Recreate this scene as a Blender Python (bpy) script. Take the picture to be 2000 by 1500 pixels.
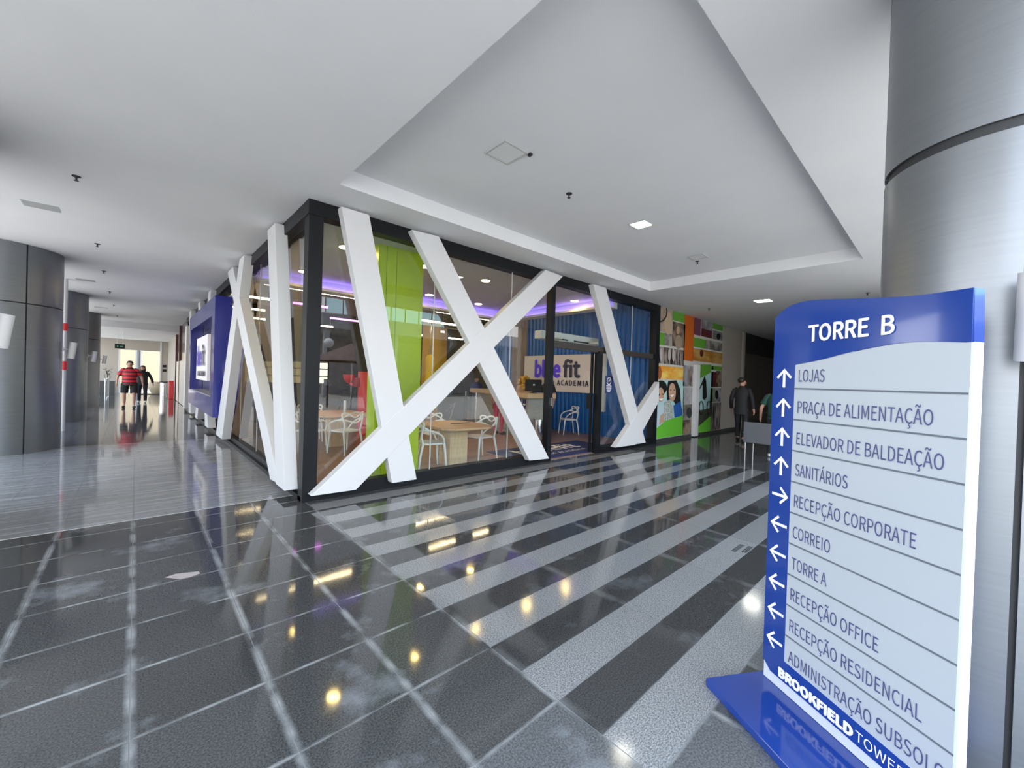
import bpy, bmesh, math, random
from mathutils import Vector, Matrix
random.seed(7)
C = bpy.context.scene.collection
sc = bpy.context.scene
PI = math.pi
for o in list(bpy.data.objects):
    bpy.data.objects.remove(o)

# ------------------------------------------------------------------ camera, sky, sun, exposure
H = 1.505; FPX = 793.07; YAW = 0.7473036; PITCH = -0.0092578; ROLL = 0.0314583
def cam_axes():
    f = Vector((math.sin(YAW)*math.cos(PITCH), math.cos(YAW)*math.cos(PITCH), math.sin(PITCH)))
    r = Vector((math.cos(YAW), -math.sin(YAW), 0)); u = r.cross(f)
    c, s = math.cos(ROLL), math.sin(ROLL)
    return c*r+s*u, -s*r+c*u, f
RX, RY, RF = cam_axes()
cam = bpy.data.cameras.new('camera'); co = bpy.data.objects.new('camera', cam); C.objects.link(co)
m = Matrix.Identity(4)
for i in range(3):
    m[i][0] = RX[i]; m[i][1] = RY[i]; m[i][2] = -RF[i]
m[0][3] = 0; m[1][3] = 0; m[2][3] = H
co.matrix_world = m
cam.sensor_width = 36; cam.sensor_fit = 'HORIZONTAL'; cam.lens = FPX/2000*36; cam.clip_start = .05; cam.clip_end = 300
sc.camera = co
sc.view_settings.view_transform = 'Standard'
sc.view_settings.look = 'None'
sc.view_settings.gamma = 1
sc.view_settings.use_curve_mapping = False
sc.view_settings.exposure = 0.42
cy = sc.cycles
cy.max_bounces = 10; cy.diffuse_bounces = 5; cy.glossy_bounces = 5; cy.transparent_max_bounces = 24; cy.transmission_bounces = 6
cy.sample_clamp_indirect = 6; cy.use_denoising = True; cy.caustics_reflective = False; cy.caustics_refractive = False
try: cy.denoiser = 'OPENIMAGEDENOISE'
except Exception: pass

w = bpy.data.worlds.new('sky'); sc.world = w; w.use_nodes = True
nt = w.node_tree; bg = nt.nodes['Background']
tc = nt.nodes.new('ShaderNodeTexCoord'); sx = nt.nodes.new('ShaderNodeSeparateXYZ'); rp = nt.nodes.new('ShaderNodeValToRGB')
nt.links.new(tc.outputs['Generated'], sx.inputs[0]); nt.links.new(sx.outputs['Z'], rp.inputs[0])
rp.color_ramp.elements[0].position = 0.0; rp.color_ramp.elements[0].color = (1, .985, .95, 1)
rp.color_ramp.elements[1].position = .6; rp.color_ramp.elements[1].color = (.56, .75, 1, 1)
nt.links.new(rp.outputs[0], bg.inputs[0]); bg.inputs[1].default_value = 4.6
sun = bpy.data.lights.new('sun', 'SUN'); sun.energy = 9; sun.angle = .01; sun.color = (1, .95, .87)
so = bpy.data.objects.new('sun', sun); C.objects.link(so)
sd = Vector((-math.cos(math.radians(66))*.995, -math.cos(math.radians(66))*.06, math.sin(math.radians(66))))
so.rotation_euler = sd.to_track_quat('Z', 'Y').to_euler()

# ------------------------------------------------------------------ helpers
def ray(px, py):
    return RX*((px-1000)/FPX) + RY*(-(py-750)/FPX) + RF
def onz(px, py, z=0.0):
    d = ray(px, py); t = (z-H)/d.z; return Vector((d.x*t, d.y*t, z))
def ony(px, py, y):
    d = ray(px, py); t = y/d.y; return Vector((d.x*t, y, d.z*t+H))
def onx(px, py, x):
    d = ray(px, py); t = x/d.x; return Vector((x, d.y*t, d.z*t+H))

def mat(name, col, rough=.5, metal=0, spec=.5, emit=None, estr=0, coat=0, bump=None, noise=None):
    """bump=(scale,strength); noise=(scale, colour2, lo, hi, stretch)"""
    mt = bpy.data.materials.new(name); mt.use_nodes = True
    n = mt.node_tree.nodes; l = mt.node_tree.links; b = n['Principled BSDF']
    b.inputs['Base Color'].default_value = (*col, 1); b.inputs['Roughness'].default_value = rough
    b.inputs['Metallic'].default_value = metal; b.inputs['Specular IOR Level'].default_value = spec
    b.inputs['Coat Weight'].default_value = coat; b.inputs['Coat Roughness'].default_value = .05
    if emit: b.inputs['Emission Color'].default_value = (*emit, 1); b.inputs['Emission Strength'].default_value = estr
    if noise or bump:
        t = n.new('ShaderNodeTexCoord'); mp = n.new('ShaderNodeMapping'); l.new(t.outputs['Object'], mp.inputs[0])
    if noise:
        s, c2, lo, hi, st = noise
        mp.inputs['Scale'].default_value = st
        tx = n.new('ShaderNodeTexNoise'); tx.inputs['Scale'].default_value = s; tx.inputs['Detail'].default_value = 5
        l.new(mp.outputs[0], tx.inputs[0]); mr = n.new('ShaderNodeMapRange')
        mr.inputs['From Min'].default_value = lo; mr.inputs['From Max'].default_value = hi
        l.new(tx.outputs[0], mr.inputs[0]); mx = n.new('ShaderNodeMix'); mx.data_type = 'RGBA'
        mx.inputs[6].default_value = (*col, 1); mx.inputs[7].default_value = (*c2, 1)
        l.new(mr.outputs[0], mx.inputs[0]); l.new(mx.outputs[2], b.inputs['Base Color'])
    if bump:
        t2 = n.new('ShaderNodeTexNoise'); t2.inputs['Scale'].default_value = bump[0]; l.new(mp.outputs[0], t2.inputs[0])
        bp = n.new('ShaderNodeBump'); bp.inputs['Strength'].default_value = bump[1]; bp.inputs['Distance'].default_value = .01
        l.new(t2.outputs[0], bp.inputs['Height']); l.new(bp.outputs[0], b.inputs['Normal'])
    return mt

def stone(name, c1, c2, scale, rough, haze=.0, grain=(1, 1, 1), lo=.35, hi=.65, edge=0.0, streak=0.0, vary=.12):
    """polished stone: fine speckle, world-space haze stains, pale wear along the tile's edges"""
    mt = bpy.data.materials.new(name); mt.use_nodes = True
    n = mt.node_tree.nodes; l = mt.node_tree.links; b = n['Principled BSDF']
    g = n.new('ShaderNodeNewGeometry'); tcn = n.new('ShaderNodeTexCoord')
    mp = n.new('ShaderNodeMapping'); l.new(g.outputs['Position'], mp.inputs[0]); mp.inputs['Scale'].default_value = grain
    t = n.new('ShaderNodeTexNoise'); t.inputs['Scale'].default_value = scale; t.inputs['Detail'].default_value = 3; l.new(mp.outputs[0], t.inputs[0])
    mr = n.new('ShaderNodeMapRange'); mr.inputs['From Min'].default_value = lo; mr.inputs['From Max'].default_value = hi; l.new(t.outputs[0], mr.inputs[0])
    mx = n.new('ShaderNodeMix'); mx.data_type = 'RGBA'; mx.inputs[6].default_value = (*c1, 1); mx.inputs[7].default_value = (*c2, 1); l.new(mr.outputs[0], mx.inputs[0])
    oi = n.new('ShaderNodeObjectInfo'); mv = n.new('ShaderNodeMapRange'); mv.inputs['To Min'].default_value = 1-vary; mv.inputs['To Max'].default_value = 1+vary
    l.new(oi.outputs['Random'], mv.inputs[0]); hv = n.new('ShaderNodeHueSaturation'); l.new(mv.outputs[0], hv.inputs['Value']); l.new(mx.outputs[2], hv.inputs['Color'])
    out = hv.outputs[0]
    def blend(fac, col):
        nonlocal out
        k = n.new('ShaderNodeMix'); k.data_type = 'RGBA'; l.new(fac, k.inputs[0]); l.new(out, k.inputs[6]); k.inputs[7].default_value = (*col, 1); out = k.outputs[2]
    if haze:
        th = n.new('ShaderNodeTexNoise'); th.inputs['Scale'].default_value = 1.7; th.inputs['Detail'].default_value = 9; th.inputs['Roughness'].default_value = .62
        l.new(g.outputs['Position'], th.inputs[0]); r2 = n.new('ShaderNodeMapRange'); r2.inputs['From Min'].default_value = .56; r2.inputs['From Max'].default_value = .70; r2.inputs['To Max'].default_value = haze
        l.new(th.outputs[0], r2.inputs[0]); blend(r2.outputs[0], (.30, .31, .33))
    if streak:
        m2 = n.new('ShaderNodeMapping'); m2.inputs['Scale'].default_value = (.7, 9, 1); l.new(g.outputs['Position'], m2.inputs[0])
        ts = n.new('ShaderNodeTexNoise'); ts.inputs['Scale'].default_value = 2.2; ts.inputs['Detail'].default_value = 8; l.new(m2.outputs[0], ts.inputs[0])
        r3 = n.new('ShaderNodeMapRange'); r3.inputs['From Min'].default_value = .5; r3.inputs['From Max'].default_value = .66; r3.inputs['To Max'].default_value = streak
        l.new(ts.outputs[0], r3.inputs[0]); blend(r3.outputs[0], (.42, .42, .43))
    if edge:
        s = n.new('ShaderNodeSeparateXYZ'); l.new(tcn.outputs['Generated'], s.inputs[0])
        def dist(o_, w_):
            a = n.new('ShaderNodeMath'); a.operation = 'SUBTRACT'; l.new(o_, a.inputs[0]); a.inputs[1].default_value = .5
            c = n.new('ShaderNodeMath'); c.operation = 'ABSOLUTE'; l.new(a.outputs[0], c.inputs[0])
            d = n.new('ShaderNodeMapRange'); d.inputs['From Min'].default_value = .5-w_; d.inputs['From Max'].default_value = .5; l.new(c.outputs[0], d.inputs[0]); return d.outputs[0]
        mxx = n.new('ShaderNodeMath'); mxx.operation = 'MAXIMUM'; l.new(dist(s.outputs[0], .05), mxx.inputs[0]); l.new(dist(s.outputs[1], .022), mxx.inputs[1])
        te = n.new('ShaderNodeTexNoise'); te.inputs['Scale'].default_value = 5; te.inputs['Detail'].default_value = 6; l.new(g.outputs['Position'], te.inputs[0])
        re = n.new('ShaderNodeMapRange'); re.inputs['From Min'].default_value = .36; re.inputs['From Max'].default_value = .62; re.inputs['To Max'].default_value = edge; l.new(te.outputs[0], re.inputs[0])
        ml = n.new('ShaderNodeMath'); ml.operation = 'MULTIPLY'; l.new(mxx.outputs[0], ml.inputs[0]); l.new(re.outputs[0], ml.inputs[1]); blend(ml.outputs[0], (.42, .42, .41))
    l.new(out, b.inputs['Base Color'])
    tr = n.new('ShaderNodeTexNoise'); tr.inputs['Scale'].default_value = 2.5; tr.inputs['Detail'].default_value = 6; l.new(g.outputs['Position'], tr.inputs[0])
    rr = n.new('ShaderNodeMapRange'); rr.inputs['To Min'].default_value = rough*.6; rr.inputs['To Max'].default_value = rough*1.5; l.new(tr.outputs[0], rr.inputs[0]); l.new(rr.outputs[0], b.inputs['Roughness'])
    bp = n.new('ShaderNodeBump'); bp.inputs['Strength'].default_value = .035; bp.inputs['Distance'].default_value = .02
    tb = n.new('ShaderNodeTexNoise'); tb.inputs['Scale'].default_value = 3.0; l.new(g.outputs['Position'], tb.inputs[0]); l.new(tb.outputs[0], bp.inputs['Height']); l.new(bp.outputs[0], b.inputs['Normal'])
    return mt

def glass_mat(name, tint=(.93, .96, .95), refl=1.0):
    mt = bpy.data.materials.new(name); mt.use_nodes = True; n = mt.node_tree.nodes; l = mt.node_tree.links
    n.remove(n['Principled BSDF']); out = n['Material Output']
    tr = n.new('ShaderNodeBsdfTransparent'); tr.inputs[0].default_value = (*tint, 1)
    gl = n.new('ShaderNodeBsdfGlossy'); gl.inputs['Roughness'].default_value = 0.0
    fr = n.new('ShaderNodeFresnel'); fr.inputs[0].default_value = 1.5
    ge = n.new('ShaderNodeNewGeometry'); iv = n.new('ShaderNodeMath'); iv.operation = 'SUBTRACT'; iv.inputs[0].default_value = 1; l.new(ge.outputs['Backfacing'], iv.inputs[1])
    mu = n.new('ShaderNodeMath'); mu.operation = 'MULTIPLY'; l.new(fr.outputs[0], mu.inputs[0]); l.new(iv.outputs[0], mu.inputs[1])
    m2 = n.new('ShaderNodeMath'); m2.operation = 'MULTIPLY'; m2.use_clamp = True; m2.inputs[1].default_value = refl; l.new(mu.outputs[0], m2.inputs[0])
    mx = n.new('ShaderNodeMixShader'); l.new(m2.outputs[0], mx.inputs[0]); l.new(tr.outputs[0], mx.inputs[1]); l.new(gl.outputs[0], mx.inputs[2]); l.new(mx.outputs[0], out.inputs[0])
    return mt

class MB:
    def __init__(s): s.v = []; s.f = []; s.mi = []; s.cur = 0
    def quad(s, a, b, c, d): s.poly([a, b, c, d])
    def poly(s, pts):
        k = len(s.v); s.v += [tuple(p) for p in pts]; s.f.append(tuple(range(k, k+len(pts)))); s.mi.append(s.cur); return s
    def box(s, x0, x1, y0, y1, z0, z1, M=None):
        p = [Vector((x, y, z)) for z in (z0, z1) for y in (y0, y1) for x in (x0, x1)]
        if M is not None: p = [M @ q for q in p]
        k = len(s.v); s.v += [tuple(q) for q in p]
        for f in ((0, 2, 3, 1), (4, 5, 7, 6), (0, 1, 5, 4), (2, 6, 7, 3), (0, 4, 6, 2), (1, 3, 7, 5)):
            s.f.append(tuple(k+i for i in f)); s.mi.append(s.cur)
        return s
    def prism(s, pts, vec):
        """closed polygon extruded along vec"""
        vec = Vector(vec); k = len(s.v); n = len(pts)
        s.v += [tuple(Vector(p)) for p in pts] + [tuple(Vector(p)+vec) for p in pts]
        s.f.append(tuple(range(k, k+n))); s.f.append(tuple(range(k+2*n-1, k+n-1, -1))); s.mi += [s.cur]*2
        for i in range(n):
            j = (i+1) % n; s.f.append((k+i, k+n+i, k+n+j, k+j)); s.mi.append(s.cur)
        return s
    def loft(s, rings, cap=True):
        n = len(rings[0]); k = len(s.v)
        for r in rings: s.v += [tuple(p) for p in r]
        for i in range(len(rings)-1):
            for j in range(n):
                a = k+i*n+j; b = k+i*n+(j+1) % n; s.f.append((a, b, b+n, a+n)); s.mi.append(s.cur)
        if cap:
            s.f.append(tuple(range(k+n-1, k-1, -1))); e = k+(len(rings)-1)*n; s.f.append(tuple(range(e, e+n))); s.mi += [s.cur]*2
        return s
    def cyl(s, c, r, z0, z1, n=24, r2=None):
        r2 = r if r2 is None else r2
        return s.loft([[(c[0]+q*math.cos(2*PI*i/n), c[1]+q*math.sin(2*PI*i/n), z) for i in range(n)] for q, z in ((r, z0), (r2, z1))])
    def rev(s, c, prof, n=24):
        return s.loft([[(c[0]+r*math.cos(2*PI*i/n), c[1]+r*math.sin(2*PI*i/n), c[2]+z) for i in range(n)] for r, z in prof])
    def tube(s, pts, r, n=8, smooth=0, flat=None):
        pts = [Vector(p) for p in pts]
        rs = list(r) if isinstance(r, (list, tuple)) else [r]*len(pts)
        if smooth:
            P = [pts[0]]+pts+[pts[-1]]; q = []; qr = []
            for i in range(1, len(P)-2):
                for k in range(smooth):
                    t = k/smooth; a, b, c, d = P[i-1], P[i], P[i+1], P[i+2]
                    q.append(.5*((2*b)+(c-a)*t+(2*a-5*b+4*c-d)*t*t+(3*b-a-3*c+d)*t**3)); qr.append(rs[i-1]*(1-t)+rs[i]*t)
            q.append(pts[-1]); qr.append(rs[-1]); pts, rs = q, qr
        rings = []; up = None
        for i, p in enumerate(pts):
            d = (pts[min(i+1, len(pts)-1)]-pts[max(i-1, 0)]).normalized()
            if up is None:
                up = Vector((0, 0, 1)) if abs(d.z) < .9 else Vector((1, 0, 0))
            a = d.cross(up).normalized(); up = a.cross(d).normalized()
            fx, fy = flat or (1, 1)
            rings.append([p+(a*math.cos(2*PI*j/n)*fx+up*math.sin(2*PI*j/n)*fy)*rs[i] for j in range(n)])
        return s.loft(rings)
    def sphere(s, c, r, n=16, mrings=10, M=None):
        r = (r, r, r) if not isinstance(r, tuple) else r; rings = []
        for i in range(1, mrings):
            th = PI*i/mrings
            rings.append([Vector((r[0]*math.sin(th)*math.cos(2*PI*j/n), r[1]*math.sin(th)*math.sin(2*PI*j/n), -r[2]*math.cos(th))) for j in range(n)])
        rings = [[(M @ p if M is not None else p)+Vector(c) for p in q] for q in rings]
        return s.loft(rings)
    def mesh(s, name, mats, smooth=False):
        me = bpy.data.meshes.new(name); me.from_pydata(s.v, [], s.f); 
        for mm in (mats if isinstance(mats, (list, tuple)) else [mats]): me.materials.append(mm)
        me.polygons.foreach_set('material_index', s.mi)
        bm = bmesh.new(); bm.from_mesh(me); bmesh.ops.recalc_face_normals(bm, faces=bm.faces); bm.to_mesh(me); bm.free()
        if smooth:
            me.polygons.foreach_set('use_smooth', [True]*len(me.polygons))
            try: me.set_sharp_from_angle(angle=math.radians(40))
            except Exception: pass
        me.update(); return me
    def obj(s, name, mats, parent=None, smooth=False, bevel=0, **kw):
        return link(name, s.mesh(name, mats, smooth), parent, bevel, **kw)

def link(name, me, parent=None, bevel=0, loc=None, label=None, cat=None, group=None, kind=None):
    o = bpy.data.objects.new(name, me); C.objects.link(o)
    if parent is not None: o.parent = parent
    if loc is not None: o.location = loc
    if bevel:
        b = o.modifiers.new('bevel', 'BEVEL'); b.width = bevel; b.segments = 2; b.limit_method = 'ANGLE'
    tag(o, label, cat, group, kind); return o
def tag(o, label=None, cat=None, group=None, kind=None):
    for k, v in (('label', label), ('category', cat), ('group', group), ('kind', kind)):
        if v: o[k] = v
    return o
def thing(name, label, cat, loc=(0, 0, 0), rz=0, group=None, kind=None):
    o = bpy.data.objects.new(name, None); C.objects.link(o); o.location = loc; o.rotation_euler = (0, 0, rz); o.empty_display_size = .1
    return tag(o, label, cat, group, kind)
def kids(o): return [c for c in bpy.data.objects if c.parent is o]
def dup(root, loc, rz=None, label=None, group=None, recs=None):
    def cp(o, par):
        c = o.copy(); C.objects.link(c); c.parent = par
        for q in KID.get(o.name, []): cp(q, c)
        return c
    KID = {}
    for q in bpy.data.objects:
        if q.parent is not None: KID.setdefault(q.parent.name, []).append(q)
    r = cp(root, None); r.location = loc
    if rz is not None: r.rotation_euler = (0, 0, rz)
    if label: r['label'] = label
    if group: r['group'] = group
    return r

FONT = None
try:
    import os
    FONT = bpy.data.fonts.load(os.path.join(bpy.utils.system_resource('DATAFILES'), 'fonts', 'Noto Sans CJK Regular.woff2'))
except Exception: FONT = None
def text_mesh(s, bold=0.0, extrude=.001, spacing=1.0):
    shift = max(0.0, bold); bold = 0.0
    cu = bpy.data.curves.new('lettering', 'FONT'); cu.body = s; cu.size = 1
    if FONT: cu.font = FONT
    cu.size = 1; cu.extrude = 0; cu.offset = bold; cu.resolution_u = 3; cu.space_character = spacing
    o = bpy.data.objects.new('lettering', cu); C.objects.link(o)
    dg = bpy.context.evaluated_depsgraph_get(); dg.update()
    me = bpy.data.meshes.new_from_object(o.evaluated_get(dg))
    bpy.data.objects.remove(o)
    if shift:
        bm = bmesh.new()
        for k, (dx, dy) in enumerate([(0, 0)]+[(shift*math.cos(a*PI/4), shift*math.sin(a*PI/4)) for a in range(8)]):
            m2 = me.copy()
            for v in m2.vertices: v.co += Vector((dx, dy, .0006*k))
            bm.from_mesh(m2); bpy.data.meshes.remove(m2)
        bm.to_mesh(me); bm.free()
    return me
_H = None
def lettering(s, cap, origin, xdir, zdir, material, parent=None, width=None, bold=0.0, spacing=1.0, name='lettering', thick=.0015):
    """writing laid on a surface: cap height, baseline origin, reading direction, up direction"""
    global _H
    if _H is None:
        h = text_mesh('H'); _H = max(v.co.y for v in h.vertices)
    me = text_mesh(s, bold, 0, spacing)
    xs = [v.co.x for v in me.vertices]; x0, x1 = min(xs), max(xs)
    sy = cap/_H; sx = sy if width is None else width/(x1-x0)
    xd = Vector(xdir).normalized(); zd = Vector(zdir).normalized(); nn = xd.cross(zd)
    og = Vector(origin)
    for v in me.vertices:
        v.co = og + xd*((v.co.x-x0)*sx) + zd*(v.co.y*sy) + nn*(v.co.z+thick)
    me.materials.clear(); me.materials.append(material); me.name = name
    for p_ in me.polygons: p_.material_index = 0
    return link(name, me, parent)

# ------------------------------------------------------------------ materials
M_plaster = mat('white_plaster', (.80, .80, .81), .9, noise=(1.2, (.76, .76, .78), .3, .7, (1, 1, 1)), bump=(60, .05))
M_white = mat('white_panel', (.70, .70, .71), .45)
M_black = mat('black_aluminium', (.007, .008, .010), .45, spec=.25)
M_metal = mat('brushed_aluminium', (.22, .232, .25), .36, .72, noise=(30, (.24, .252, .27), .3, .7, (.1, .1, 2)))
M_seam = mat('dark_joint', (.02, .021, .024), .6)
M_grout = mat('grout', (.34, .335, .33), .6)
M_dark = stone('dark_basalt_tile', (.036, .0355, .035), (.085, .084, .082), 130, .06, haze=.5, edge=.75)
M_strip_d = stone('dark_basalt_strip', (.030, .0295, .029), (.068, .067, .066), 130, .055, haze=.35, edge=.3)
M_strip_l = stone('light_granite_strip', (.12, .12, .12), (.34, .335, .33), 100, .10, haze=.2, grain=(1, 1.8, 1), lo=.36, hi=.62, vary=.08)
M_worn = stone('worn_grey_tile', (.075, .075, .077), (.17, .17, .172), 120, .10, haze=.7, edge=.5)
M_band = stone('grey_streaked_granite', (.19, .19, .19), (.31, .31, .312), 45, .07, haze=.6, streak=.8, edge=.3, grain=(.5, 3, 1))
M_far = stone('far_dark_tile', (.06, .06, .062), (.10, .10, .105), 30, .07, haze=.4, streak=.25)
M_glass = glass_mat('shop_glass', refl=1.9)
M_blue_sign = mat('royal_blue_enamel', (.012, .048, .27), .12, coat=.6)
M_blue_bill = mat('deep_blue_panel', (.012, .022, .26), .22, coat=.3)
M_sign_grey = mat('pale_grey_panel', (.43, .47, .515), .35)
M_sign_edge = mat('white_sign_edge', (.62, .66, .72), .35)
M_ink = mat('dark_blue_ink', (.07, .075, .20), .5)
M_line = mat('grey_line', (.12, .14, .17), .5)
M_print = mat('white_print', (.9, .9, .9), .5)
M_lime = mat('lime_green_panel', (.50, .66, .012), .35)
M_wood = mat('wood_floor', (.36, .215, .15), .32, noise=(6, (.24, .135, .095), .35, .7, (9, .7, 1)))
M_pale_wood = mat('pale_oak', (.72, .54, .34), .4, noise=(5, (.60, .43, .26), .35, .7, (8, 8, .6)))
M_oak_top = mat('oak_tabletop', (.66, .40, .22), .35, noise=(5, (.5, .29, .16), .35, .7, (1, 8, 1)))
M_plastic = mat('white_chair_plastic', (.85, .86, .88), .35)
M_contain = mat('blue_corrugated_steel', (.022, .15, .48), .35)
M_taupe = mat('taupe_boards', (.27, .20, .17), .5, noise=(4, (.2, .15, .13), .35, .7, (1, 9, .5)))
M_char = mat('charcoal_wall', (.045, .042, .045), .7, noise=(3, (.09, .075, .07), .4, .7, (1, 1, 1)))
M_intceil = mat('interior_plaster', (.62, .60, .60), .9)
M_yellow = mat('yellow_paint', (.75, .45, .01), .5)
M_red = mat('red_paint', (.72, .03, .035), .3)
M_laminate = mat('grey_laminate', (.46, .46, .44), .45, noise=(5, (.36, .36, .34), .35, .7, (1, 1, 9)))
M_steel = mat('polished_steel', (.7, .7, .72), .2, 1.0)
M_beige = mat('beige_wall', (.46, .42, .37), .7, noise=(1, (.42, .385, .34), .3, .7, (1, 1, 1)))
M_grey_furn = mat('grey_vinyl', (.10, .105, .12), .5)
M_skin = mat('skin', (.55, .31, .22), .55)
M_hair = mat('dark_hair', (.015, .011, .01), .5)
M_shoe = mat('dark_shoe', (.02, .02, .02), .5)
M_wshoe = mat('white_shoe', (.8, .8, .8), .5)
M_dkblue_mat = mat('navy_mat', (.012, .028, .12), .85)
def emis(name, col, s): return mat(name, (.8, .8, .8), .5, emit=col, estr=s)
M_lamp_cool = emis('cool_lamp', (1, .97, .84), 22)
M_lamp_warm = emis('warm_lamp', (1, .66, .20), 70)
M_lamp_line = emis('line_lamp', (1, .74, .42), 26)
M_lamp_pink = emis('magenta_lamp', (.75, .10, .8), 9)
M_led = emis('violet_led', (.26, .16, 1.0), 11)

AX = 1.49; BY = 5.14; ZC = 3.53; ZT = 3.72; SX = 9.70      # facade planes, ceilings, shop's far side

# ------------------------------------------------------------------ ground and floor
g = MB(); g.box(-40, -3.25, -40, 60, -.08, -.02); g.box(-3.25, 40, -40, -1.85, -.08, -.02); g.box(-3.25, 1.6, 34.3, 60, -.08, -.02)
g.obj('floor_plaza', mat('plaza_paving', (.40, .37, .33), .8, noise=(2, (.35, .325, .29), .3, .7, (1, 1, 1))), kind='structure')
fl = thing('floor', 'polished stone floor of dark tiles and light granite strips', 'floor', kind='structure')
f = MB(); f.box(-3.25, 26, -1.85, 34.3, -.06, -.0025); f.obj('grout_bed', M_grout, fl)
def tile_mesh(name, wx, wy, m_):
    b = MB(); g_ = .0024
    b.box(g_, wx-g_, g_, wy-g_, -.012, 0); return b.mesh(name, m_)
XJ = [.005+.495*k for k in range(-7, 4)]                        # joints running along the shop front A: last = 1.49
YJ = [.717+.5*k for k in range(-3, 10)]
sq = tile_mesh('floor_tile', .495, .5, M_dark)
nt_ = 0; worn = tile_mesh('floor_tile_worn', .495, .5, M_worn)
for i in range(len(XJ)-1):
    for j in range(len(YJ)-1):
        o = link('floor_tile', worn if XJ[i] > .9 and YJ[j] < .9 else sq, fl, loc=(XJ[i], YJ[j], random.uniform(-.0003, .0003))); nt_ += 1
last = tile_mesh('floor_tile_short', .495, 5.47-YJ[-1], M_dark)
for i in range(len(XJ)-1): link('floor_tile', last, fl, loc=(XJ[i], YJ[-1], 0))
# dark tiles on the camera's right, below the strips
for i in range(7):
    for j in range(3): link('floor_tile', worn if (i+j) % 2 == 0 else sq, fl, loc=(1.49+.495*i, YJ[j], 0))
# the striped field
gs = tile_mesh('granite_strip', .98, .25, M_strip_l); bs = tile_mesh('basalt_strip', .98, .25, M_strip_d)
XS = [1.49+.98*k for k in range(7)]                              # ends near 8.35
for k in range(9):
    y0 = .717+.5*k
    for x in XS:
        if x > 7.5: continue
        link('granite_strip', gs, fl, loc=(x, y0, random.uniform(-.0003, .0003)))
        if k < 8: link('basalt_strip', bs, fl, loc=(x, y0+.25, random.uniform(-.0003, .0003)))
# beyond the separately built pieces: joined fields of tiles
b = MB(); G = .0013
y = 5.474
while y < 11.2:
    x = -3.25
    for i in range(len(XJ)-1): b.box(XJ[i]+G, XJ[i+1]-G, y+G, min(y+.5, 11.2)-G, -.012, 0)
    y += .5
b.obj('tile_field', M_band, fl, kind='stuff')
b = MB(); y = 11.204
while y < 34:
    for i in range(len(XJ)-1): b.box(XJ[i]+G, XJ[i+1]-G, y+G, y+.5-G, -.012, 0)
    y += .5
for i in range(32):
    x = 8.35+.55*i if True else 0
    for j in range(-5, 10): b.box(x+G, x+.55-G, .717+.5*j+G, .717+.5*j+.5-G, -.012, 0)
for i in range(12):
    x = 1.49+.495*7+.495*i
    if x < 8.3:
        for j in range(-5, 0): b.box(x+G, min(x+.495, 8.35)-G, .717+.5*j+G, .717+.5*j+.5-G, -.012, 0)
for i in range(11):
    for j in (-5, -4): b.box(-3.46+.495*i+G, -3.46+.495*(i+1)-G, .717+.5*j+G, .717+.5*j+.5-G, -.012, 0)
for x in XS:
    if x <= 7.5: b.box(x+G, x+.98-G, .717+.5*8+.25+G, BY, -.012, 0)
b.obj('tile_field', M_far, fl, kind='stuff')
b = MB(); b.box(-3.25, 1.47, 5.469, 5.478, -.004, .0012); b.obj('expansion_strip', mat('pale_joint', (.62, .60, .57), .4), fl)
q = [onz(px, py, .0006) for px, py in ((322, 1128), (343, 1121), (388, 1116), (391, 1120), (372, 1127), (352, 1131))]
b = MB(); b.prism(q, (0, 0, .0008)); b.obj('worn_patch', mat('pale_pink_wear', (.42, .36, .34), .6), fl)
# small slotted drain near the last strips
dr = MB()
for k in range(7): dr.box(4.05+.035*k, 4.07+.035*k, 1.29, 1.33, -.002, .0015)
for k in range(6): dr.box(4.10+.035*k, 4.12+.035*k, 1.22, 1.26, -.002, .0015)
dr.obj('drain_slots', M_seam, fl)

# ------------------------------------------------------------------ ceilings
TX0, TX1, TY0, TY1 = 1.55, 8.12, .96, 4.47
b = MB()
xs = [-3.3, TX0, TX1, 26]; ys = [-.55, TY0, TY1, BY+.3]
for i in range(3):
    for j in range(3):
        if (i, j) == (1, 1): continue
        b.quad((xs[i], ys[j], ZC), (xs[i], ys[j+1], ZC), (xs[i+1], ys[j+1], ZC), (xs[i+1], ys[j], ZC))
b.quad((-3.3, BY+.3, ZC), (-3.3, 24.5, ZC), (AX+.02, 24.5, ZC), (AX+.02, BY+.3, ZC))
P = [(TX0, TY0), (TX1, TY0), (TX1, TY1), (TX0, TY1)]
for i in range(4):
    a, c = P[i], P[(i+1) % 4]; b.quad((*a, ZC), (*c, ZC), (*c, ZT), (*a, ZT))
b.quad(*[(*p, ZT) for p in P])
b.quad((-3.3, 24.5, ZC), (AX, 24.5, ZC), (AX, 24.5, 3.25), (-3.3, 24.5, 3.25)); b.quad((-3.3, 24.5, 3.25), (-3.3, 34.3, 3.25), (AX, 34.3, 3.25), (AX, 24.5, 3.25))
b.obj('ceiling', M_plaster, kind='structure')
b = MB(); b.box(-3.45, -3.25, -.75, 34.5, 3.47, 5.2); b.box(-3.25, 26, -.75, -.55, 3.51, 5.2); b.obj('trim_1', M_plaster, kind='structure')
b = MB(); b.box(-3.25, 26, -.55, 34.3, 5.1, 5.3); b.obj('ceiling_slab', M_plaster, kind='structure')

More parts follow.
